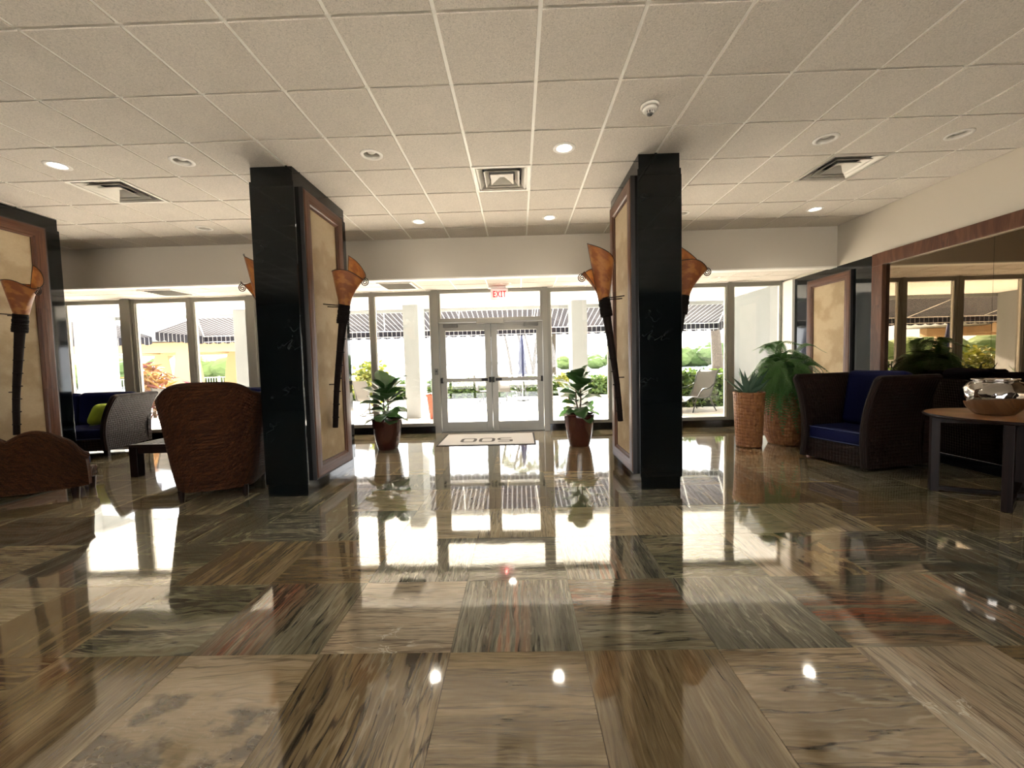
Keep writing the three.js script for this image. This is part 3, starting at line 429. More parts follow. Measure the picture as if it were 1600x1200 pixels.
// ---------------------------------------------------------------- seating
const cushion = (w, h, d, r = 0.05) => { const g = new RoundedBoxGeometry(w, h, d, 5, Math.min(r, h / 2.05)), p = g.attributes.position; for (let i = 0; i < p.count; i++) { const x = p.getX(i) / (w / 2), z = p.getZ(i) / (d / 2), y = p.getY(i); p.setY(i, y + Math.sign(y) * 0.018 * (1 - x * x) * (1 - z * z)); } g.computeVertexNormals(); return g; };
function clubSeat(name, label, cat, pos, turn, { W, D, H, seatY, backY, lift = 0.03, seats = 1, flare = 0.12, group }) {
  const o = thing(name, label, cat, pos, turn, group), th = 0.075, prof = (v) => flare * Math.pow(v, 2.4) - 0.035 * Math.sin(Math.PI * v);
  for (const s of [-1, 1]) {
    const out = (u, v) => [s * (W / 2 + prof(v)), lift + v * (H - lift), lerp(-D / 2, D / 2, u) * (1 + 0.0 * v)], inn = (u, v) => [s * (W / 2 - th + prof(v)), lift + v * (H - lift), lerp(-D / 2, D / 2, u)];
    const arm = mesh('arm', s > 0 ? shell(inn, out, 6, 18, D * 3.2, H * 3.2) : shell(out, inn, 6, 18, D * 3.2, H * 3.2), M.wick, o);
    const edge = Array.from({ length: 12 }, (_, k) => [s * (W / 2 - th / 2 + prof(k / 11)), lift + (k / 11) * (H - lift), D / 2]);
    mesh('edge_roll', tube([...edge, [s * (W / 2 - th / 2 + prof(1)), H + 0.002, D / 2 - 0.02], [s * (W / 2 - th / 2 + prof(1)), H + 0.002, 0], [s * (W / 2 - th / 2 + prof(1)), H + 0.002, -D / 2]], th / 2 + 0.004, 60, 10), M.wick, arm);
  }
  const iw = W - 2 * th;
  mesh('back', shell((u, v) => [lerp(-W / 2, W / 2, u), lift + v * (backY - 0.12 - lift), -D / 2 - 0.02 - 0.08 * v * v + 0.09], (u, v) => [lerp(-W / 2, W / 2, u), lift + v * (backY - 0.12 - lift), -D / 2 - 0.02 - 0.08 * v * v], 8, 10, W * 3.2, backY * 3.2), M.wick, o);
  mesh('front_panel', bx(-iw / 2 + 0.0, iw / 2, lift, seatY - 0.17, D / 2 - 0.07, D / 2 - 0.012), M.wickPlain, o);
  mesh('seat_deck', bx(-iw / 2, iw / 2, seatY - 0.2, seatY - 0.171, -D / 2 + 0.1, D / 2 - 0.07), M.frameEdge, o);
  const cw = iw / seats;
  for (let k = 0; k < seats; k++) {
    const x = -iw / 2 + (k + 0.5) * cw, sc = mesh('seat_cushion', cushion(cw - 0.012, 0.17, D - 0.16).translate(x, seatY - 0.085, 0.065), M.navy, o);
    const z = D / 2 - 0.018, hw = cw / 2 - 0.02; for (const y of [seatY - 0.015, seatY - 0.155]) mesh('piping', tube([[x - hw, y, z - 0.008], [x, y, z + 0.001], [x + hw, y, z - 0.008]], 0.005, 20, 6), M.navyPipe, sc);
    mesh('back_cushion', cushion(cw - 0.012, backY - seatY + 0.02, 0.2, 0.07).rotateX(-0.16).translate(x, (backY + seatY) / 2, -D / 2 + 0.19), M.navy, o);
  }
  if (lift > 0.05) for (const [x, z] of [[-1, 1], [1, 1], [-1, -1], [1, -1]]) mesh('leg', rbx(x * (W / 2 - 0.08) - 0.03, x * (W / 2 - 0.08) + 0.03, 0, lift + 0.01, z * (D / 2 - 0.08) - 0.03, z * (D / 2 - 0.08) + 0.03, 0.006), M.darkWood, o);
  return o;
}
M.ropeDark = M.rope.clone();
M.wickPlain = M.wick.clone(); M.wickPlain.map = M.wick.map.clone(); M.wickPlain.map.repeat.set(3.2, 3.2); M.wickPlain.bumpMap = M.wick.bumpMap.clone(); M.wickPlain.bumpMap.repeat.set(3.2, 3.2);
clubSeat('club_chair', 'brown wicker club chair with flared arms and navy cushions by the mirror', 'armchair', [4.22, 0, -5.06], -1.338, { W: 0.84, D: 0.86, H: 1.04, seatY: 0.43, backY: 1.1 });
clubSeat('sofa', 'navy cushioned sofa with flared brown arm behind the far left column', 'sofa', [-7.51, 0, -6.545], 0.217, { W: 1.8, D: 1.0, H: 0.94, seatY: 0.45, backY: 0.98, lift: 0.1, seats: 2, flare: 0.16 });
clubSeat('sofa', 'navy cushioned sofa mostly hidden behind woven armchair and left column', 'sofa', [-4.15, 0, -6.7], 0, { W: 2.0, D: 0.95, H: 0.8, seatY: 0.45, backY: 1.0, lift: 0.1, seats: 2, flare: 0.1 });
{
  const p = thing('throw_pillow', 'lime green throw pillow leaning against the arm of the sofa', 'pillow', [-6.92, 0.47, -6.48], 0.217);
  const g = new THREE.SphereGeometry(1, 28, 20), q = g.attributes.position; for (let i = 0; i < q.count; i++) { const x = q.getX(i), y = q.getY(i), z = q.getZ(i), e = 0.45; q.setXYZ(i, Math.sign(x) * Math.pow(Math.abs(x), e) * 0.18, Math.sign(y) * Math.pow(Math.abs(y), e) * 0.18, z * 0.06); } g.computeVertexNormals();
  mesh('pillow_cover', g.rotateY(1.45).rotateZ(-0.42).translate(0.06, 0.19, 0), M.lime, p); mesh('zip_seam', tube([[-0.01, 0.02, 0.15], [-0.012, 0.015, 0], [-0.01, 0.02, -0.15]], 0.004, 16, 6), M.lime, p);
}
{ // woven rope armchair seen from behind
  const o = thing('woven_armchair', 'woven seagrass tub armchair seen from behind beside the left column', 'armchair', [-3.28, 0, -4.36], Math.PI + 0.34), th = 0.075;
  const top = (a) => { const s = Math.abs(a); return s < 0.36 ? 1.165 - 0.1 * Math.pow(s / 0.36, 2.4) : s < 0.62 ? lerp(1.065, 1.03, (s - 0.36) / 0.26) : lerp(1.03, 0.72, smooth(0.62, 0.86, s)); };
  const plan = (k) => (u, v) => {
    const a = 2 * u - 1, s = Math.abs(a), sg = Math.sign(a) || 1, hw = lerp(0.34, 0.46, Math.pow(v, 0.7)) + (s > 0.55 ? 0.02 * v : 0) - k * th, zb = -0.37 - 0.06 * v + k * th, y = 0.1 + v * (top(a) - 0.1);
    let x, z; if (s < 0.6) { const al = (s / 0.6) * Math.PI / 2; x = sg * hw * Math.pow(Math.sin(al), 0.62); z = zb + 0.26 * (1 - Math.pow(Math.max(0, Math.cos(al)), 0.62)); } else { x = sg * hw; z = lerp(zb + 0.26, 0.36, (s - 0.6) / 0.4); }
    return [x, y, z];
  };
  const sh = mesh('back_shell', shell(plan(1), plan(0), 72, 22, 4.4, 2.0), M.rope, o);
  const rim = Array.from({ length: 41 }, (_, i) => { const a = plan(0.5)(i / 40, 1); a[1] += 0.004; return a; }); mesh('rim_roll', tube(rim, th / 2 + 0.004, 90, 10), M.rope, sh);
  for (const s of [-1, 1]) mesh('arm_front', tube([plan(0.5)(s > 0 ? 1 : 0, 0), plan(0.5)(s > 0 ? 1 : 0, 0.5), plan(0.5)(s > 0 ? 1 : 0, 1)], th / 2 + 0.004, 24, 10), M.rope, o);
  mesh('seat_base', rbx(-0.3, 0.3, 0.1, 0.27, -0.28, 0.34, 0.02), M.rope, o); mesh('seat_cushion', cushion(0.6, 0.15, 0.62).translate(0, 0.345, 0.04), M.navy, o);
  for (const [x, z] of [[-0.28, -0.3], [0.28, -0.3], [-0.3, 0.3], [0.3, 0.3]]) mesh('leg', new THREE.CylinderGeometry(0.036, 0.026, 0.12, 4, 1).rotateY(Math.PI / 4).translate(x, 0.06, z), M.darkWood, o);
}
{ // low woven loveseat cut by the picture's left edge, seen from behind
  const o = thing('woven_loveseat', 'low woven loveseat with wavy back cut off by the left photo edge', 'loveseat', [-5.12, 0, -3.93], 0.54), W = 1.06, th = 0.085, D = 0.56;
  // local x runs along the back, the back faces local +z (towards the room)
  const top = (u) => { const d = Math.min(u, 1 - u) * W; return 0.57 + 0.14 * Math.exp(-(((d - 0.36) / 0.17) ** 2)) - 0.13 * (1 - smooth(0, 0.13, d)) + 0.03 * smooth(0.0, 0.2, d) * (1 - smooth(0.2, 0.4, d)); };
  const f = (k) => (u, v) => { const y = 0.12 + v * (top(u) - 0.12), e = Math.pow(Math.abs(2 * u - 1), 6); return [lerp(-W / 2, W / 2, u), y, 0.02 - 0.1 * e + 0.05 * v * v - k * th]; };
  const sh = mesh('back_shell', shell(f(1), f(0), 60, 14, W * 2.4, 1.5), M.ropeDark, o);
  const side = (s) => { const a = (k) => (u, v) => { const t = 0.46 - 0.08 * u, y = 0.12 + v * (t - 0.12); return [s * (W / 2 - 0.05 - k * th - 0.12 * u), y, -0.1 - u * (D - 0.1)]; }; return s > 0 ? shell(a(1), a(0), 10, 10, 1.4, 1) : shell(a(0), a(1), 10, 10, 1.4, 1); };
  for (const s of [-1, 1]) mesh('arm', side(s), M.ropeDark, o);
  mesh('rim_roll', tube(Array.from({ length: 61 }, (_, i) => { const a = f(0.5)(i / 60, 1); return a; }), th / 2 + 0.002, 120, 10), M.ropeDark, sh);
  mesh('seat_base', rbx(-W / 2 + 0.06, W / 2 - 0.06, 0.14, 0.26, -D, -0.08, 0.02), M.ropeDark, o); mesh('seat_cushion', cushion(W - 0.2, 0.14, D - 0.1).translate(0, 0.33, -D / 2 - 0.04), M.navy, o);
  for (const [x, z] of [[-1, -0.06], [1, -0.06], [-1, -D + 0.06], [1, -D + 0.06]]) mesh('leg', new THREE.CylinderGeometry(0.045, 0.032, 0.13, 4).rotateY(Math.PI / 4).translate(x * (W / 2 - 0.1), 0.065, z), M.darkWood, o);
}
{ // coffee table with a slatted top
  const o = thing('coffee_table', 'low dark wooden coffee table with slatted top behind the woven armchair', 'table', [-4.1, 0, -5.4]);
  const a = 0.84, b = 0.43; for (const [x, z] of [[-1, 1], [1, 1], [-1, -1], [1, -1]]) mesh('leg', rbx(x * a - x * 0.105 - (x > 0 ? 0 : 0), x * a, 0, 0.385, z * b - z * 0.1, z * b, 0.008), M.darkWood, o);
  for (const z of [-1, 1]) mesh('apron', rbx(-a + 0.105, a - 0.105, 0.3, 0.385, z * b - z * 0.012, z * b - z * 0.05, 0.005), M.darkWood, o); for (const x of [-1, 1]) mesh('apron', rbx(x * a - x * 0.012, x * a - x * 0.05, 0.3, 0.385, -b + 0.1, b - 0.1, 0.005), M.darkWood, o);
  for (const z of [-1, 1]) mesh('top_rail', rbx(-a, a, 0.385, 0.415, z * b, z * b - z * 0.07, 0.006), M.darkWood, o);
  for (let k = 0; k < 17; k++) { const x = -a + 0.05 + k * ((2 * a - 0.1) / 16); mesh('slat', rbx(x - 0.036, x + 0.036, 0.388, 0.412, -b + 0.072, b - 0.072, 0.005, 1), M.darkWood, o); }
}
{ // round side table with crossed frames, and the silvered bowl
  const o = thing('round_table', 'round wooden table on dark legs under the silver bowl', 'table', [4.4, 0, -3.64]);
  mesh('table_top', lathe([[0, 0.72], [0.55, 0.72], [0.578, 0.726], [0.585, 0.738], [0.578, 0.75], [0, 0.752]], 72), M.tableTop = phys(0xffffff, 0.3, { map: M.tableWood.map }), o);
  mesh('top_band', lathe([[0.584, 0.722], [0.592, 0.728], [0.592, 0.746], [0.584, 0.751]], 72), M.darkWood, o);
  for (const ang of [R(-30), R(36)]) {
    const g = (geo) => geo.rotateY(ang);
    for (const s of [-1, 1]) mesh('leg', g(rbx(s * 0.55, s * 0.485, 0, 0.72, -0.032, 0.032, 0.006)), M.darkWood, o);
    mesh('stretcher', g(rbx(-0.485, 0.485, 0.012, 0.052, -0.02, 0.02, 0.004)).translate(0, ang > 0 ? 0.002 : 0, 0), M.darkWood, o); mesh('top_bearer', g(rbx(-0.485, 0.485, 0.66, 0.718, -0.022, 0.022, 0.004)).translate(0, ang > 0 ? 0.001 : 0, 0), M.darkWood, o);
  }
  const b = thing('silver_bowl', 'squat hammered silver glass bowl on the round table', 'bowl', [4.27, 0.752, -3.7]);
  const ham = texture(256, 128, (u, v) => fbmP(u * 26, v * 9, 55, 26, 9, 2), false);
  mesh('body', lathe([[0, 0.004], [0.1, 0], [0.125, 0.006], [0.175, 0.065], [0.208, 0.14], [0.212, 0.19], [0.2, 0.24], [0.17, 0.282], [0.135, 0.3]], 64), phys(new THREE.Color().setRGB(0.5, 0.47, 0.44), 0.06, { metalness: 1, bumpMap: ham, bumpScale: 0.006, side: THREE.DoubleSide }), b);
  mesh('rim', lathe([[0.135, 0.3], [0.145, 0.309], [0.152, 0.317], [0.147, 0.321], [0.138, 0.314], [0.128, 0.3], [0.135, 0.3]], 64), phys(new THREE.Color().setRGB(0.8, 0.78, 0.75), 0.08, { metalness: 1 }), b);
}
// ---------------------------------------------------------------- plants
function leafGeo(L, W, { point = 0.3, cup = 0.15, droop = 0.2, wav = 0, nu = 6, nv = 12, widest = 0.62 } = {}) {  // along +z from the stalk
  const pos = [], idx = [], uv = [];
  for (let j = 0; j <= nv; j++) { const t = j / nv, w = W * Math.pow(Math.sin(Math.PI * Math.pow(t, widest > 0.5 ? 1.35 : 0.75)), point > 0.5 ? 1.15 : 0.62) * (0.5 + 0.5 * smooth(0, 0.25, t)) + 0.002; for (let i = 0; i <= nu; i++) { const s = (2 * i) / nu - 1; pos.push(s * w * 0.5, cup * Math.abs(s) * w * 0.6 - droop * L * t * t + wav * Math.sin(t * 14 + s * 2) * Math.abs(s), t * L); uv.push(i / nu, t); } }
  for (let j = 0; j < nv; j++) for (let i = 0; i < nu; i++) { const a = j * (nu + 1) + i; idx.push(a, a + nu + 1, a + 1, a + 1, a + nu + 1, a + nu + 2); }
  const g = new THREE.BufferGeometry(); g.setAttribute('position', new THREE.Float32BufferAttribute(pos, 3)); g.setAttribute('uv', new THREE.Float32BufferAttribute(uv, 2)); g.setIndex(idx); g.computeVertexNormals(); return g;
}
function fiddle(label, potLabel, pos, top, seed, n, spread) {
  const r = rng(seed), p = thing('flower_pot', potLabel, 'plant pot', pos, 0, 'glossy oxblood pots');
  mesh('body', lathe([[0, 0], [0.145, 0], [0.155, 0.01], [0.19, 0.14], [0.222, 0.34], [0.236, 0.46], [0.242, 0.5], [0.228, 0.506], [0.218, 0.49], [0.214, 0.44], [0, 0.44]], 56), M.pot, p); mesh('soil', new THREE.CylinderGeometry(0.216, 0.214, 0.02, 40).translate(0, 0.45, 0), M.soil, p);
  const o = thing('fiddle_leaf_fig', label, 'plant', [pos[0], 0.46, pos[2]]), H = top - 0.46, variants = [leafGeo(0.27, 0.19, { wav: 0.006, cup: 0.25, droop: 0.18 }), leafGeo(0.24, 0.16, { wav: 0.005, cup: 0.35, droop: 0.1 }), leafGeo(0.3, 0.2, { wav: 0.008, cup: 0.2, droop: 0.3 })];
  for (let s = 0; s < 2; s++) mesh('stem', bent([[0.02 * s, 0, 0], [0.03 - 0.07 * s, H * 0.3, 0.01], [0.01 - 0.05 * s, H * (0.8 - 0.2 * s), 0]], [0.014, 0.008], 8, 14), M.bark, o);
  for (let k = 0; k < n; k++) {
    const t = (k + 0.5) / n, y = H * lerp(0.04, 0.76, t), a = k * 2.4 + r() * 0.7, el = lerp(-0.1, 1.1, Math.pow(t, 1.3)) + (r() - 0.5) * 0.3, m = mesh('leaf', variants[k % 3], M.leaf, o), sc = lerp(0.8, 1.08, r()) * spread;
    m.rotation.order = 'YXZ'; m.rotation.set(-el, a, (r() - 0.5) * 0.8); m.position.set(0.03 * Math.sin(a), y, 0.03 * Math.cos(a)); m.scale.setScalar(sc);
  }
}
fiddle('bushy fiddle leaf fig in the pot left of the entrance mat', 'oxblood pot left of the entrance mat', [-2.13, 0, -6.42], 1.12, 31, 34, 1.3);
fiddle('taller upright fiddle leaf fig in the pot right of the entrance mat', 'oxblood pot right of the entrance mat', [0.93, 0, -6.36], 1.24, 47, 28, 1.2);
{
  const p = thing('basket_planter', 'tall narrow woven basket planter with spiky agave by the right window', 'planter', [3.4, 0, -6.04]);
  const g = lathe([[0, 0], [0.165, 0], [0.172, 0.02], [0.192, 0.4], [0.208, 0.76], [0.215, 0.8], [0.205, 0.812], [0.192, 0.8], [0.188, 0.74], [0, 0.74]], 56); const uv = g.attributes.uv, q = g.attributes.position; for (let i = 0; i < uv.count; i++) uv.setXY(i, uv.getX(i) * 3.5, q.getY(i) * 2.6); mesh('body', g, M.plantWick, p);
  const a = thing('agave', 'spiky dark agave in the tall basket planter', 'plant', [3.4, 0.742, -6.04]), r = rng(5), v = [leafGeo(0.42, 0.075, { point: 1, cup: 0.6, droop: -0.06, widest: 0.4 }), leafGeo(0.36, 0.07, { point: 1, cup: 0.6, droop: 0.1, widest: 0.4 })];
  for (let k = 0; k < 17; k++) { const m = mesh('leaf', v[k % 2], M.agave, a), el = lerp(0.45, 1.4, r()); m.rotation.order = 'YXZ'; m.rotation.set(-el, k * 2.4 + r(), 0); m.position.set(0.05 * Math.sin(k * 2.4), 0.01, 0.05 * Math.cos(k * 2.4)); m.scale.setScalar(lerp(0.8, 1.1, r())); }
  mesh('soil', new THREE.CylinderGeometry(0.186, 0.186, 0.012, 36).translate(0, 0.003, 0), M.soil, a);
  const b = thing('basket_planter', 'wide bellied woven basket planter under the hanging fern', 'planter', [4.0, 0, -6.16]);
  const g2 = lathe([[0, 0], [0.2, 0], [0.215, 0.015], [0.275, 0.16], [0.31, 0.36], [0.3, 0.56], [0.262, 0.74], [0.25, 0.76], [0.235, 0.74], [0.25, 0.66], [0, 0.66]], 64), uv2 = g2.attributes.uv, q2 = g2.attributes.position; for (let i = 0; i < uv2.count; i++) uv2.setXY(i, uv2.getX(i) * 5, q2.getY(i) * 2.6); mesh('body', g2, M.plantWick, b);
  const f = thing('potted_fern', 'large drooping green fern in the wide basket planter', 'plant', [4.0, 0.66, -6.16]);
  const frond = (L, drop, rise) => { // arching midrib with paired leaflets
    const list = [], P = (t) => V(0, rise * Math.sin(Math.min(1, t * 1.15) * 1.9) - drop * Math.pow(t, 2.2), L * (t - 0.16 * t * t)), n = 40; list.push(tube(Array.from({ length: 9 }, (_, i) => P(i / 8)), 0.0025, 16, 4));
    for (let k = 3; k <= n; k++) for (const s of [-1, 1]) { const t = k / n, c = P(t), d = P(Math.min(1, t + 0.02)).sub(P(t - 0.02)).normalize(), len = 0.085 * Math.pow(Math.sin(Math.PI * Math.min(1, 0.12 + t * 0.86)), 0.7) + 0.008, e = c.clone().add(V(s * len, -0.2 * len, 0)).addScaledVector(d, 0.35 * len), w = d.clone().multiplyScalar(0.0075), m = c.clone().lerp(e, 0.55); m.y += 0.004; const gg = new THREE.BufferGeometry(); const A = c.clone().sub(w), B = c.clone().add(w), D2 = m.clone().add(w), E2 = m.clone().sub(w); gg.setAttribute('position', new THREE.Float32BufferAttribute([...A.toArray(), ...B.toArray(), ...D2.toArray(), ...A.toArray(), ...D2.toArray(), ...E2.toArray(), ...E2.toArray(), ...D2.toArray(), ...e.toArray()], 3)); gg.setAttribute('uv', new THREE.Float32BufferAttribute(new Array(18).fill(0), 2)); gg.computeVertexNormals(); list.push(gg); }
    return merge(list);
  };
  const fr = [frond(0.66, 0.7, 0.44), frond(0.6, 0.5, 0.52), frond(0.52, 0.95, 0.34), frond(0.72, 0.32, 0.62)], rf = rng(77);
  for (let k = 0; k < 170; k++) { const m = mesh('frond', fr[k % 3], M.fernLeaf, f), t = rf(); m.rotation.order = 'YXZ'; m.rotation.set(-0.55 * Math.pow(t, 1.6) + 0.05, k * 2.399 + rf() * 0.4, (rf() - 0.5) * 0.9); m.position.set(0.07 * (rf() - 0.5), 0.08 + 0.2 * t, 0.07 * (rf() - 0.5)); m.scale.setScalar(lerp(0.78, 1.08, rf())); }
  for (const [a2, el] of [[-1.4, 0.75], [-1.7, 0.5], [-1.1, 0.4], [-2.2, 0.6], [1.2, 0.35], [0.3, 0.6]]) { const m = mesh('frond', fr[3], M.fernLeaf, f); m.rotation.order = 'YXZ'; m.rotation.set(-el, a2, 0.3); m.position.set(0, 0.24, 0); m.scale.setScalar(1.02); }
}
{ // door mat with the house number turned towards people coming in
  const o = thing('door_mat', 'grey door mat with the number 500 facing the doors', 'mat', [-0.56, 0, -7.03]);
  mesh('border', rbx(-0.815, 0.815, 0, 0.009, -0.53, 0.53, 0.003), std(0x2b2927, 0.9), o);
  const cv = document.createElement('canvas'); cv.width = 1024; cv.height = 660; const x = cv.getContext('2d'); x.fillStyle = '#bdbab8'; x.fillRect(0, 0, 1024, 660);
  const r = rng(3); for (let k = 0; k < 26000; k++) { const g = 170 + r() * 40; x.fillStyle = `rgba(${g},${g - 2},${g - 4},0.5)`; x.fillRect(r() * 1024, r() * 660, 2, 2); }
  x.strokeStyle = '#4c4845'; x.lineWidth = 34; x.lineJoin = 'round';
  const zero = (cx) => { x.beginPath(); x.roundRect(cx - 72, 150, 144, 200, 44); x.stroke(); }; zero(512 + 10); zero(512 + 215);
  x.beginPath(); x.moveTo(512 - 120, 150); x.lineTo(512 - 262, 150); x.lineTo(512 - 262, 236); x.lineTo(512 - 165, 236); x.quadraticCurveTo(512 - 120, 240, 512 - 120, 292); x.quadraticCurveTo(512 - 120, 350, 512 - 165, 350); x.lineTo(512 - 262, 350); x.stroke();
  const t = new THREE.CanvasTexture(cv); t.colorSpace = THREE.SRGBColorSpace;
  const pl = mesh('pile', new THREE.BoxGeometry(1.57, 0.004, 1.0), std(0xffffff, 0.95, { map: t }), o); pl.position.y = 0.0105; pl.rotation.y = Math.PI;
}
// ---------------------------------------------------------------- the terrace and the bay outside
{
  const p = struct('patio', 'pale concrete terrace paving outside the windows', 'paving');
  for (let i = -8; i < 6; i++) for (let j = 0; j < 4; j++) mesh('paving_slab', bx(i * 2.4 + 0.006, i * 2.4 + 2.394, -0.2, -0.02, -8.0 - j * 2.3 - 2.294, -8.0 - j * 2.3), M.concrete, p);
  mesh('paving_bed', bx(-40, 40, -1.6, -0.03, -17.6, ZW - 0.1), M.concrete, p);
  mesh('threshold', bx(-1.52, 0.475, -0.05, 0.008, ZW - 0.15, ZW + 0.06), M.aluDark, p);
  const g = struct('ground', 'ground around the building', 'ground'); mesh('ground_slab', bx(-60, 60, -0.5, -0.21, ZW, 40), M.concrete, g);
  const w = struct('bay_water', 'calm pale water of the bay', 'water'); const wb = texture(256, 256, (u, v) => fbmP(u * 12, v * 12, 501, 12, 12, 3), false, 0.12);
  mesh('water_surface', planarUV(new THREE.PlaneGeometry(1600, 880).rotateX(-Math.PI / 2).translate(0, -1.05, -457)), phys(new THREE.Color().setRGB(0.22, 0.27, 0.29), 0.12, { bumpMap: wb, bumpScale: 0.12 }), w);
  const s = struct('terrace_soffit', 'white underside of the terrace roof outside the windows', 'ceiling');
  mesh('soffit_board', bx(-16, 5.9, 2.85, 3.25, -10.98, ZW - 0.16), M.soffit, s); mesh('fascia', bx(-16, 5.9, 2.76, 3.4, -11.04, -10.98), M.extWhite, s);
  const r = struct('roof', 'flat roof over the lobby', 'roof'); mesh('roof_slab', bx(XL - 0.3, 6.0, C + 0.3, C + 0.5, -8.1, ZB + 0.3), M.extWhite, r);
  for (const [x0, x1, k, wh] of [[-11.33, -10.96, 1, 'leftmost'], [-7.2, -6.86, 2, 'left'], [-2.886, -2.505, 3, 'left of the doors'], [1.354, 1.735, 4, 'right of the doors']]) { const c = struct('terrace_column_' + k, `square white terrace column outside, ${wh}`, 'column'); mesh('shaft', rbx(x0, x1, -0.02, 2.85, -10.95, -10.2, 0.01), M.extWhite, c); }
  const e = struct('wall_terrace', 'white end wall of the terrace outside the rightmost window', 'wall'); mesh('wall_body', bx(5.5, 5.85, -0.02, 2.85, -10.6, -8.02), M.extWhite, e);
}
{ // hipped striped awning with a scalloped valance
  const o = thing('awning', 'navy and white striped awning with scalloped valance over the terrace', 'awning', [0, 0, 0]);
  const yt = 2.8, yf = 2.42, zt = -11.05, zf = -12.8, xl = -10, xr = 6.25, tl = -8.8, tr = 5.65, S = 0.28, vd = 0.2;
  const quad = (a, b, c, d, n, uvf) => { const pos = [], uv = [], idx = [], m = 4; for (let j = 0; j <= m; j++) for (let i = 0; i <= n; i++) { const s = i / n, t = j / m, q = [0, 1, 2].map((k) => lerp(lerp(a[k], b[k], s), lerp(d[k], c[k], s), t)); pos.push(...q); uv.push(...uvf(q)); } for (let j = 0; j < m; j++) for (let i = 0; i < n; i++) { const e = j * (n + 1) + i; idx.push(e, e + 1, e + n + 1, e + 1, e + n + 2, e + n + 1); } const g = new THREE.BufferGeometry(); g.setAttribute('position', new THREE.Float32BufferAttribute(pos, 3)); g.setAttribute('uv', new THREE.Float32BufferAttribute(uv, 2)); g.setIndex(idx); g.computeVertexNormals(); return g; };
  mesh('canopy', quad([tl, yt, zt], [tr, yt, zt], [xr, yf, zf], [xl, yf, zf], 40, (q) => [q[0] / S, 0.5]), M.awning, o);
  mesh('canopy_end', quad([xl, yf, zt], [tl, yt, zt], [tl, yt, zt + 0.001], [xl, yf, zf], 8, (q) => [q[2] / S, 0.5]), M.awning, o); mesh('canopy_end', quad([xr, yf, zt], [tr, yt, zt], [tr, yt, zt + 0.001], [xr, yf, zf], 8, (q) => [q[2] / S, 0.5]), M.awning, o);
  const val = (len) => { const s = new THREE.Shape(), n = Math.round(len / 0.3), w = len / n; s.moveTo(0, 0); s.lineTo(0, -vd); for (let k = 0; k < n; k++) s.quadraticCurveTo((k + 0.5) * w, -vd - 0.1, (k + 1) * w, -vd); s.lineTo(len, 0); s.closePath(); const g = new THREE.ExtrudeGeometry(s, { depth: 0.004, bevelEnabled: false, curveSegments: 6 }), p = g.attributes.position, uv = g.attributes.uv; for (let i = 0; i < p.count; i++) uv.setXY(i, p.getX(i) / S, 0.5); return g; };
  mesh('valance', val(xr - xl).translate(xl, yf, zf), M.awning, o); mesh('valance', val(zt - zf).rotateY(Math.PI / 2).translate(xl, yf, zt), M.awning, o); mesh('valance', val(zt - zf).rotateY(Math.PI / 2).translate(xr, yf, zt), M.awning, o);
  mesh('front_bar', rod([xl, yf, zf + 0.02], [xr, yf, zf + 0.02], 0.016), M.awnFrame, o); mesh('front_bar', rod([xl, yf - vd * 0.92, zf + 0.012], [xr, yf - vd * 0.92, zf + 0.012], 0.009), M.awnFrame, o); mesh('hip_bar', rod([tl, yt, zt], [xl, yf, zf], 0.016), M.awnFrame, o); mesh('hip_bar', rod([tr, yt, zt], [xr, yf, zf], 0.016), M.awnFrame, o);
  for (let k = 0; k < 7; k++) { const t = (k + 0.5) / 7; mesh('rafter', rod([lerp(tl, tr, t), yt - 0.02, zt], [lerp(xl, xr, t), yf - 0.01, zf + 0.02], 0.012), M.awnFrame, o); }
  // a second short awning farther left, seen from its side
  const b = thing('awning', 'short dark striped awning farther left beyond the pale pavilion window', 'awning', [0, 0, 0]);
  mesh('canopy', quad([-15.8, 2.82, -11.05], [-11.5, 2.82, -11.05], [-11.5, 2.42, -12.6], [-15.8, 2.42, -12.6], 20, (q) => [q[0] / S, 0.5]), M.awning, b); mesh('valance', val(4.3).translate(-15.8, 2.42, -12.6), M.awning, b);
}
// leaves heaped on a rounded box or a ball, as one mass of foliage
const leafCard = leafGeo(0.11, 0.075, { nu: 2, nv: 3, cup: 0.3, droop: 0.1 });
function foliage(parent, n, seed, at, colA, colB, size = 1, card = leafCard) {
  const r = rng(seed), im = new THREE.InstancedMesh(card, M.hedge, n), q = new THREE.Quaternion(), e = new THREE.Euler(), m = new THREE.Matrix4(), c = new THREE.Color();
  for (let k = 0; k < n; k++) { const p = at(r); e.set((r() - 0.5) * 2.4, r() * 6.28, (r() - 0.5) * 1.6); q.setFromEuler(e); const s = size * lerp(0.6, 1.2, r()); im.setMatrixAt(k, m.compose(V(...p), q, V(s, s, s))); const t = r(); im.setColorAt(k, c.setRGB(lerp(colA[0], colB[0], t), lerp(colA[1], colB[1], t), lerp(colA[2], colB[2], t))); }
  im.name = 'foliage'; im.userData.kind = 'stuff'; im.castShadow = im.receiveShadow = true; parent.add(im); return im;
}
const LGA = [0.03, 0.075, 0.01], LGB = [0.13, 0.19, 0.025];
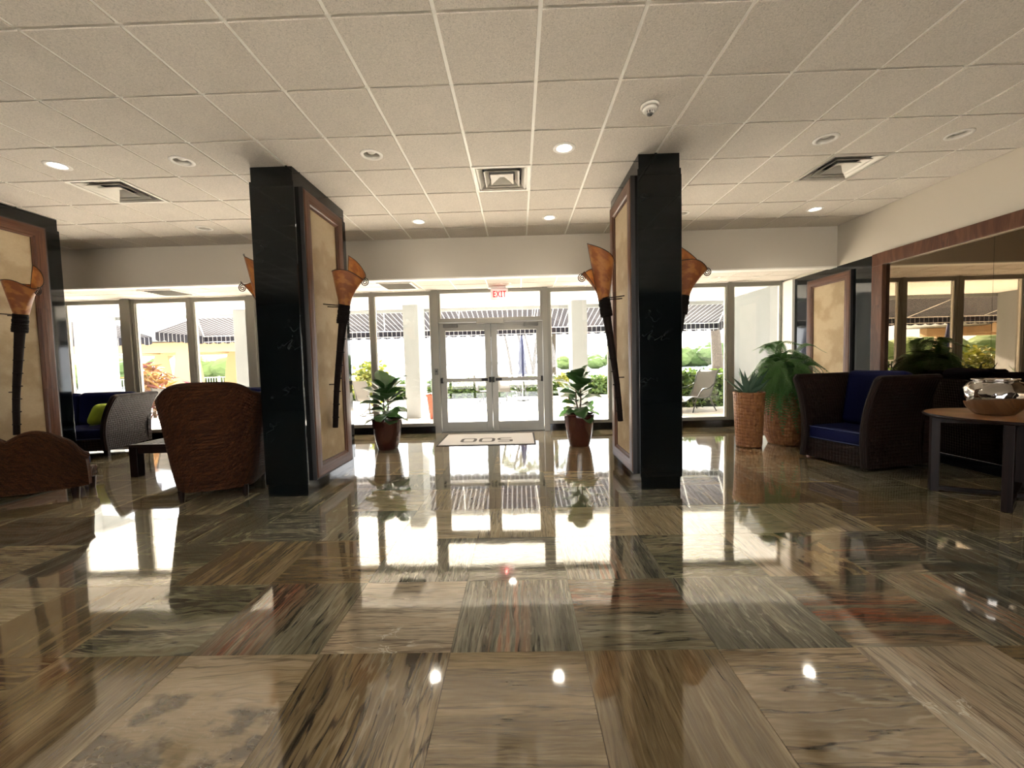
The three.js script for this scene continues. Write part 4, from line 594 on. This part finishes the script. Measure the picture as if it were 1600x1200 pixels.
function hedge(label, x0, x1, z0, z1, h, n, seed) {
  const o = thing('hedge', label, 'hedge', [(x0 + x1) / 2, 0, (z0 + z1) / 2], 0, 'clipped terrace hedges'), w = x1 - x0, d = z1 - z0;
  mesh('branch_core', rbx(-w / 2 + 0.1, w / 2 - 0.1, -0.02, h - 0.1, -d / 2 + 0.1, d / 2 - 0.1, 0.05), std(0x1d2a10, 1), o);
  foliage(o, n, seed, (r) => { const f = r(); const x = (r() - 0.5) * w, y = 0.03 + r() * (h - 0.05), z = (r() - 0.5) * d; return f < 0.62 ? [x, y, d / 2 - 0.08 * r() + 0.03 * (r() - 0.5)] : f < 0.9 ? [x, h - 0.1 * r() * r(), z] : [(r() < 0.5 ? -1 : 1) * w / 2, y, z]; }, LGA, LGB, 1.15);
}
hedge('clipped green hedge beyond the left door leaf', -7.5, -0.35, -16.6, -15.8, 0.7, 4200, 11);
hedge('clipped green hedge beyond the right door leaf and its tables', -0.2, 4.6, -16.9, -16.1, 0.72, 2800, 12);
hedge('nearer green hedge outside the right windows behind the lounger', 3.1, 9.5, -12.3, -11.2, 0.96, 4600, 13);
function bush(name, label, x, z, y0, rx, ry, n, seed, a, b, size = 1.3, card) { const o = thing(name, label, 'bush', [x, y0, z]); mesh('stem', merge([0, 1, 2].map((k) => rod([0.03 * (k - 1), -0.02, 0], [0.12 * (k - 1), ry, 0.05 * (k - 1)], 0.015, 0.008, 6))), M.bark, o); foliage(o, n, seed, (r) => { const t = r() * 6.283, u = 2 * r() - 1, q = Math.pow(r(), 0.45), s = Math.sqrt(1 - u * u) * q; return [rx * s * Math.cos(t), ry + ry * 0.95 * u * q, rx * s * Math.sin(t)]; }, a, b, size, card); return o; }
bush('croton_bush', 'loose yellow green shrub seen through pane left of umbrella', -5.0, -13.6, 0, 0.62, 0.78, 900, 21, [0.09, 0.13, 0.015], [0.3, 0.28, 0.03], 1.7);
const spear = leafGeo(0.3, 0.05, { nu: 2, nv: 4, point: 1, cup: 0.5, droop: 0.25, widest: 0.4 });
bush('cordyline', 'tall red and yellow leaved cordyline beyond the leftmost window', -10.75, -11.7, 0, 0.35, 0.85, 260, 22, [0.1, 0.015, 0.02], [0.26, 0.15, 0.03], 1.5, spear);
bush('cordyline', 'small magenta cordyline behind the sofa outside', -10.3, -12.6, 0, 0.28, 0.5, 150, 23, [0.12, 0.008, 0.03], [0.2, 0.015, 0.06], 1.3, spear);
bush('planter_bush', 'round yellow green bush in white tub beyond the right fig', 1.75, -15.1, 0.32, 0.34, 0.32, 420, 24, [0.14, 0.16, 0.02], [0.34, 0.32, 0.04], 1.1);
{ const t = thing('planter_tub', 'low white planter tub holding the yellow green bush', 'planter', [1.75, -0.02, -15.1]); mesh('tub_body', lathe([[0, 0], [0.26, 0], [0.33, 0.32], [0.36, 0.36], [0.31, 0.36], [0.3, 0.33], [0, 0.33]], 36), M.planter, t); mesh('soil', new THREE.CylinderGeometry(0.3, 0.3, 0.01, 24).translate(0, 0.335, 0), M.soil, t); }
function outdoorPot(potLabel, plantLabel, x, z, h, ph, mat, seed) {
  const t = thing('terrace_pot', potLabel, 'plant pot', [x, -0.02, z]); mesh('pot_body', lathe([[0, 0], [0.1, 0], [0.16, h - 0.06], [0.185, h - 0.055], [0.19, h], [0.165, h], [0.15, h - 0.07], [0, h - 0.07]], 32), mat, t); mesh('soil', new THREE.CylinderGeometry(0.148, 0.148, 0.01, 20).translate(0, h - 0.065, 0), M.soil, t);
  const a = thing('terrace_agave', plantLabel, 'plant', [x, h - 0.08, z]), r = rng(seed), v = leafGeo(ph, 0.08, { point: 1, cup: 0.5, droop: 0.02, widest: 0.4 }); for (let k = 0; k < 11; k++) { const m = mesh('leaf', v, M.agave, a); m.rotation.order = 'YXZ'; m.rotation.set(-lerp(0.7, 1.45, r()), k * 2.4, 0); m.scale.setScalar(lerp(0.7, 1.05, r())); }
}
outdoorPot('slim terracotta pot beside the white column left of the doors outside', 'spiky plant in slim terracotta pot left of the doors outside', -2.15, -10.05, 0.62, 0.5, M.terracotta, 61);
outdoorPot('pale pink pot standing outside behind the right fig', 'thin spiky plant in pale pink pot outside behind right fig', 1.42, -11.3, 0.5, 0.5, std(0xdcb0a0, 0.8), 62);
// palms
function palm(label, x, z, base, lean, H, r0, seed, nf = 12, fl = 2.0) {
  const o = thing('palm_tree', label, 'palm tree', [x, base, z], 0, 'palms by the bay'), r = rng(seed), top = [lean[0], H, lean[1]];
  const tr = mesh('trunk', bent([[0, 0, 0], [lean[0] * 0.25, H * 0.35, lean[1] * 0.3], [lean[0] * 0.62, H * 0.7, lean[1] * 0.65], top], [r0 * 1.25, r0, r0 * 0.85, r0 * 0.75], 12, 30), M.trunk, o);
  const rings = []; for (let k = 1; k < 14; k++) { const t = k / 14; rings.push(new THREE.TorusGeometry(r0 * lerp(1.12, 0.8, t), r0 * 0.07, 5, 14).rotateX(Math.PI / 2).translate(lean[0] * Math.pow(t, 1.35), H * t, lean[1] * Math.pow(t, 1.2))); } mesh('trunk_ring', merge(rings), M.trunk, tr);
  for (let k = 0; k < nf; k++) {
    const list = [], L = fl * lerp(0.8, 1.1, r()), el = lerp(-0.3, 1.0, r()), P = (t) => V(0, L * (t * Math.sin(el) * 0.8 - 0.85 * t * t), L * (t * 0.95 - 0.35 * t * t)); list.push(tube(Array.from({ length: 8 }, (_, i) => P(i / 7)), 0.014, 14, 4));
    for (let q = 3; q < 26; q++) for (const s of [-1, 1]) { const t = q / 26, c = P(t), len = L * 0.24 * Math.sin(Math.PI * (0.15 + 0.8 * t)), e = c.clone().add(V(s * len * 0.75, -len * 0.6, len * 0.45)), w = 0.02, g = new THREE.BufferGeometry(); g.setAttribute('position', new THREE.Float32BufferAttribute([c.x, c.y, c.z - w, c.x, c.y, c.z + w, e.x, e.y, e.z], 3)); g.setAttribute('uv', new THREE.Float32BufferAttribute([0, 0, 0, 0, 0, 0], 2)); g.computeVertexNormals(); list.push(g); }
    const m = mesh('frond', merge(list), k % 4 === 3 ? M.thatch : M.frond, o); m.position.set(...top); m.rotation.y = k * 2.4 + r();
  }
}
palm('palm with straight trunk left of the right white terrace column', 1.75, -20.5, -0.1, [0.1, 0], 4.2, 0.12, 71);
palm('thick palm trunk rising behind the lounger outside right window', 7.15, -14.6, -0.05, [-0.25, -0.2], 5.2, 0.17, 72);
palm('slim palm leaning left, seen through right door leaf', 0.55, -21.5, -0.1, [-0.95, 0.2], 4.4, 0.07, 73, 10, 1.7);
palm('slim palm leaning left behind closed umbrella of right door leaf', 0.95, -23.5, -0.1, [-1.1, 0.2], 5.0, 0.07, 74, 10, 1.7);
palm('slim palm leaning right beside umbrella at right door leaf', 0.62, -20.0, -0.1, [0.55, 0], 4.0, 0.09, 75, 12, 1.8);
palm('palm with drooping dry frond tips seen through left door leaf', -0.35, -24.0, -0.1, [-0.75, 0.2], 4.7, 0.08, 76, 12, 2.2);
{ const s = struct('shore_bank', 'strip of ground behind the terrace hedge at the bay', 'ground'); mesh('bank', bx(-40, 40, -1.4, -0.06, -26, -17.6), std(0xa8a28c, 0.95), s); }
// patio furniture
function patioChair(label, pos, turn) {
  const o = thing('patio_chair', label, 'chair', pos, turn, 'swivel patio chairs'), W = 0.27;
  const side = (s) => tube([[s * W, 0.98, -0.34], [s * W, 0.62, -0.24], [s * W, 0.42, -0.2], [s * W, 0.4, 0.1], [s * W, 0.42, 0.27], [s * W, 0.36, 0.3]], 0.014, 36, 8);
  for (const s of [-1, 1]) { mesh('side_frame', side(s), M.patioMetal, o); mesh('armrest', tube([[s * (W + 0.01), 0.66, -0.25], [s * (W + 0.05), 0.66, 0.0], [s * (W + 0.05), 0.64, 0.2], [s * (W + 0.01), 0.42, 0.22]], 0.014, 26, 8), M.patioMetal, o); }
  const prof = [[0.97, -0.335], [0.62, -0.235], [0.43, -0.17], [0.41, 0.1], [0.425, 0.27]], cur = new THREE.CatmullRomCurve3(prof.map(([y, z]) => V(0, y, z)));
  const f = (d) => (u, v) => { const p = cur.getPoint(v); return [lerp(-W, W, u), p.y - 0.012 * Math.sin(Math.PI * u) - d, p.z]; }; mesh('sling', shell(f(0), f(0.006), 4, 24), M.sling, o);
  mesh('pedestal', rod([0, 0.06, 0], [0, 0.38, 0], 0.022), M.patioMetal, o);
  mesh('base_ring', new THREE.TorusGeometry(0.27, 0.014, 8, 32).rotateX(Math.PI / 2).translate(0, 0.014, 0), M.patioMetal, o);
  for (let k = 0; k < 4; k++) mesh('foot', tube([[0, 0.2, 0], [0.09, 0.13, 0], [0.2, 0.05, 0], [0.27, 0.016, 0]], 0.012, 14, 6).rotateY(k * Math.PI / 2 + 0.4), M.patioMetal, o);
  return o;
}
const pc = patioChair('patio swivel chair nearest right door leaf outside', [-0.42, -0.02, -13.5], 2.6);
copyOf(pc, 'patio swivel chair behind the closing edges of the doors', [-1.25, -0.02, -14.0], 1.3); copyOf(pc, 'patio swivel chair at the right side of right door leaf', [0.95, -0.02, -14.9], -1.4);
copyOf(pc, 'patio sling chair outside left of the left fig', [-4.15, -0.02, -11.1], 0.5); copyOf(pc, 'patio chair outside behind the sofa arm at left windows', [-8.2, -0.02, -9.5], 0.3); copyOf(pc, 'patio chair outside behind the woven armchair', [-6.35, -0.02, -9.6], -0.2); copyOf(pc, 'patio chair beyond the left fig beside umbrella table', [-2.75, -0.02, -13.3], -1.2);
function umbrellaTable(tl, ul, x, z) {
  const t = thing('patio_table', tl, 'table', [x, -0.02, z], 0, 'round patio tables'); mesh('table_top', new THREE.CylinderGeometry(0.55, 0.55, 0.02, 40).translate(0, 0.71, 0), phys(0xffffff, 0.05, { transmission: 0.85, thickness: 0 }), t); mesh('rim', new THREE.TorusGeometry(0.55, 0.018, 8, 40).rotateX(Math.PI / 2).translate(0, 0.71, 0), M.patioMetal, t);
  for (let k = 0; k < 4; k++) mesh('leg', tube([[0.1, 0.4, 0], [0.3, 0.69, 0], [0.45, 0.7, 0]], 0.014, 16, 6).rotateY(k * 1.571 + 0.6), M.patioMetal, t); for (let k = 0; k < 4; k++) mesh('leg', tube([[0.1, 0.4, 0], [0.25, 0.12, 0], [0.42, 0.012, 0]], 0.014, 16, 6).rotateY(k * 1.571 + 0.6), M.patioMetal, t); mesh('leg_ring', new THREE.TorusGeometry(0.1, 0.012, 6, 24).rotateX(Math.PI / 2).translate(0, 0.4, 0), M.patioMetal, t);
  const u = thing('parasol', ul, 'umbrella', [x, -0.02, z], 0, 'closed blue parasols'); mesh('pole', rod([0, 0.02, 0], [0, 2.42, 0], 0.019), M.awnFrame, u); mesh('foot_plate', new THREE.CylinderGeometry(0.22, 0.25, 0.06, 28).translate(0, 0.03, 0), M.patioMetal, u);
  const g = lathe([[0.012, 2.4], [0.04, 2.3], [0.07, 2.0], [0.1, 1.6], [0.115, 1.3], [0.085, 1.12], [0.13, 0.98], [0.17, 0.85], [0.14, 0.84], [0.03, 1.1]], 48), p = g.attributes.position; for (let i = 0; i < p.count; i++) { const a = Math.atan2(p.getZ(i), p.getX(i)), k = 1 + 0.2 * Math.cos(a * 8) * smooth(2.4, 1.6, p.getY(i)), d = p.getY(i) < 0.9 ? 0.05 * Math.cos(a * 8) : 0; p.setXYZ(i, p.getX(i) * k, p.getY(i) + d, p.getZ(i) * k); } g.computeVertexNormals();
  mesh('canopy', g, M.umbrella, u); mesh('tie_band', new THREE.TorusGeometry(0.092, 0.012, 6, 28).rotateX(Math.PI / 2).translate(0, 1.13, 0), M.umbrella, u); mesh('finial', new THREE.SphereGeometry(0.025, 14, 10).translate(0, 2.44, 0), M.awnFrame, u);
}
umbrellaTable('round patio table under closed parasol of right door leaf', 'closed blue parasol seen through the right door leaf', 0.12, -14.3); umbrellaTable('round patio table under closed parasol above the left fig', 'closed blue parasol seen above the left fig', -3.42, -13.0);
{ // reclining sling lounger
  const o = thing('sling_lounger', 'grey sling lounger with high back outside the right window', 'lounger', [4.45, -0.02, -10.35], -1.15), W = 0.3, prof = [[1.04, -0.52], [0.98, -0.44], [0.7, -0.34], [0.4, -0.18], [0.36, 0.1], [0.4, 0.4], [0.3, 0.62]], cur = new THREE.CatmullRomCurve3(prof.map(([y, z]) => V(0, y, z)));
  const f = (d) => (u, v) => { const p = cur.getPoint(v); return [lerp(-W, W, u), p.y - d, p.z]; }; mesh('sling', shell(f(0), f(0.006), 4, 30), M.sling, o);
  for (const s of [-1, 1]) { mesh('side_rail', tube(prof.map(([y, z]) => [s * W, y, z]), 0.016, 50, 8), M.patioMetal, o); mesh('leg', tube([[s * W, 0.4, -0.18], [s * W, 0.18, -0.3], [s * W, 0.015, -0.42]], 0.014, 16, 8), M.patioMetal, o); mesh('leg', tube([[s * W, 0.37, 0.25], [s * W, 0.18, 0.32], [s * W, 0.015, 0.38]], 0.014, 16, 8), M.patioMetal, o); mesh('armrest', tube([[s * W, 0.7, -0.34], [s * (W + 0.05), 0.6, -0.1], [s * (W + 0.05), 0.58, 0.1], [s * W, 0.38, 0.22]], 0.015, 24, 8), M.patioMetal, o); }
}
{ // garden pavilion, railing and far shores
  const o = thing('pavilion', 'tan open garden pavilion with tapered piers beyond the left windows', 'pavilion', [-14.6, -0.05, -18.6], 0.12);
  mesh('roof_slab', rbx(-4.6, 4.8, 2.62, 2.9, -2.6, 2.4, 0.05), M.extWhite, o); for (const z of [-1.9, 1.7]) mesh('beam', rbx(-4.2, 4.4, 2.18, 2.6, z - 0.22, z + 0.22, 0.03), M.tan, o); for (const x of [-3.2, 0, 3.2]) mesh('cross_beam', rbx(x - 0.18, x + 0.18, 2.25, 2.58, -1.7, 1.5, 0.03), M.tanDark, o);
  for (const x of [-3.0, 0.4, 3.4]) for (const z of [-1.9, 1.7]) { const s = new THREE.Shape([new THREE.Vector2(-0.62, 0), new THREE.Vector2(0.62, 0), new THREE.Vector2(0.3, 2.2), new THREE.Vector2(-0.3, 2.2)]); mesh('pier', planarUV(new THREE.ExtrudeGeometry(s, { depth: 0.4, bevelEnabled: true, bevelSize: 0.02, bevelThickness: 0.02, bevelSegments: 1 }).translate(x, 0, z - 0.2)), M.tan, o); }
  const f = thing('railing', 'white picket railing along the water beyond the left windows', 'railing', [-15, -0.06, -22.5]); mesh('top_rail', rbx(-9, 10, 0.98, 1.03, -0.03, 0.03, 0.01), M.railing, f); mesh('bottom_rail', rbx(-9, 10, 0.12, 0.16, -0.025, 0.025, 0.01), M.railing, f); for (let k = 0; k <= 126; k++) mesh('picket', bx(-9 + k * 0.15 - 0.012, -9 + k * 0.15 + 0.012, 0.16, 0.98, -0.012, 0.012), M.railing, f); for (let k = 0; k < 9; k++) mesh('post', rbx(-9 + k * 2.375 - 0.04, -9 + k * 2.375 + 0.04, 0, 1.06, -0.04, 0.04, 0.01), M.railing, f);
  const crown = (seed, rx, ry) => { const r = rng(seed), list = []; for (let k = 0; k < 9; k++) { const g = new THREE.IcosahedronGeometry(1, 3), p = g.attributes.position, s = lerp(0.45, 0.75, r()); for (let i = 0; i < p.count; i++) { const d = 0.8 + 0.45 * fbm(p.getX(i) * 2.6 + 9, p.getY(i) * 2.6 + p.getZ(i) * 2.1, seed + k, 3); p.setXYZ(i, p.getX(i) * d, p.getY(i) * d, p.getZ(i) * d); } g.computeVertexNormals(); list.push(g.scale(rx * s, ry * s, rx * s).translate((r() - 0.5) * rx * 1.3, ry * (0.55 + 0.55 * r()), (r() - 0.5) * rx)); } return merge(list); };
  const crowns = [crown(81, 4.4, 3.0), crown(82, 4.0, 2.8), crown(83, 4.8, 3.3)], cm = [std(new THREE.Color().setRGB(0.09, 0.13, 0.035), 0.95), std(new THREE.Color().setRGB(0.12, 0.16, 0.045), 0.95), std(new THREE.Color().setRGB(0.07, 0.11, 0.03), 0.95)], r = rng(88);
  const tree = (x, z, k, label, group, s) => { const t = thing('mangrove_tree', label, 'tree', [x, -1.1, z], k, group); mesh('crown', crowns[k % 3], cm[(k * 2 + 1) % 3], t); mesh('trunk', rod([0, 0, 0], [0.2, 3, 0], 0.35, 0.25, 8), M.trunk, t); t.scale.setScalar(s); };
  const nth = ['first', 'second', 'third', 'fourth', 'fifth', 'sixth', 'seventh', 'eighth', 'ninth', 'tenth'];
  for (let k = 0; k < 10; k++) tree(15 + k * 8.6 + r(), -124 - r() * 9, k, `${nth[k]} mangrove tree from the left on the far shore right of the doors`, 'mangroves on the right far shore', lerp(1.0, 1.5, smooth(0, 9, k)) * lerp(0.9, 1.1, r()));
  for (let k = 0; k < 7; k++) tree(-50 - k * 7.8 - r(), -66 - r() * 4, k, `${nth[k]} mangrove tree from the right across the water behind the pavilion`, 'mangroves on the left shore', lerp(0.85, 1.1, r()));
  const sh = struct('far_shore', 'faint pale land on the horizon across the bay', 'shore'); { const pts = [new THREE.Vector2(-420, -2)]; for (let k = 0; k <= 80; k++) pts.push(new THREE.Vector2(-420 + k * 8, 3.5 + 5 * fbm(k * 0.35, 1, 91, 3))); pts.push(new THREE.Vector2(220, -2)); mesh('land', planarUV(new THREE.ExtrudeGeometry(new THREE.Shape(pts), { depth: 30, bevelEnabled: false }).translate(0, 0, -860)), std(0x9a9fa0, 1), sh); }
  const b = thing('small_boat', 'tiny dark boat lying on the bay beyond the left door leaf', 'boat', [-29, -1.05, -190], 0.3); mesh('hull', new THREE.SphereGeometry(1, 20, 10).scale(2.4, 0.5, 0.7), std(0x3a3d40, 0.6), b); mesh('cabin', rbx(-0.6, 0.5, 0.3, 0.9, -0.35, 0.35, 0.08), std(0x6a6d70, 0.6), b);
}
renderer.render(scene, camera);
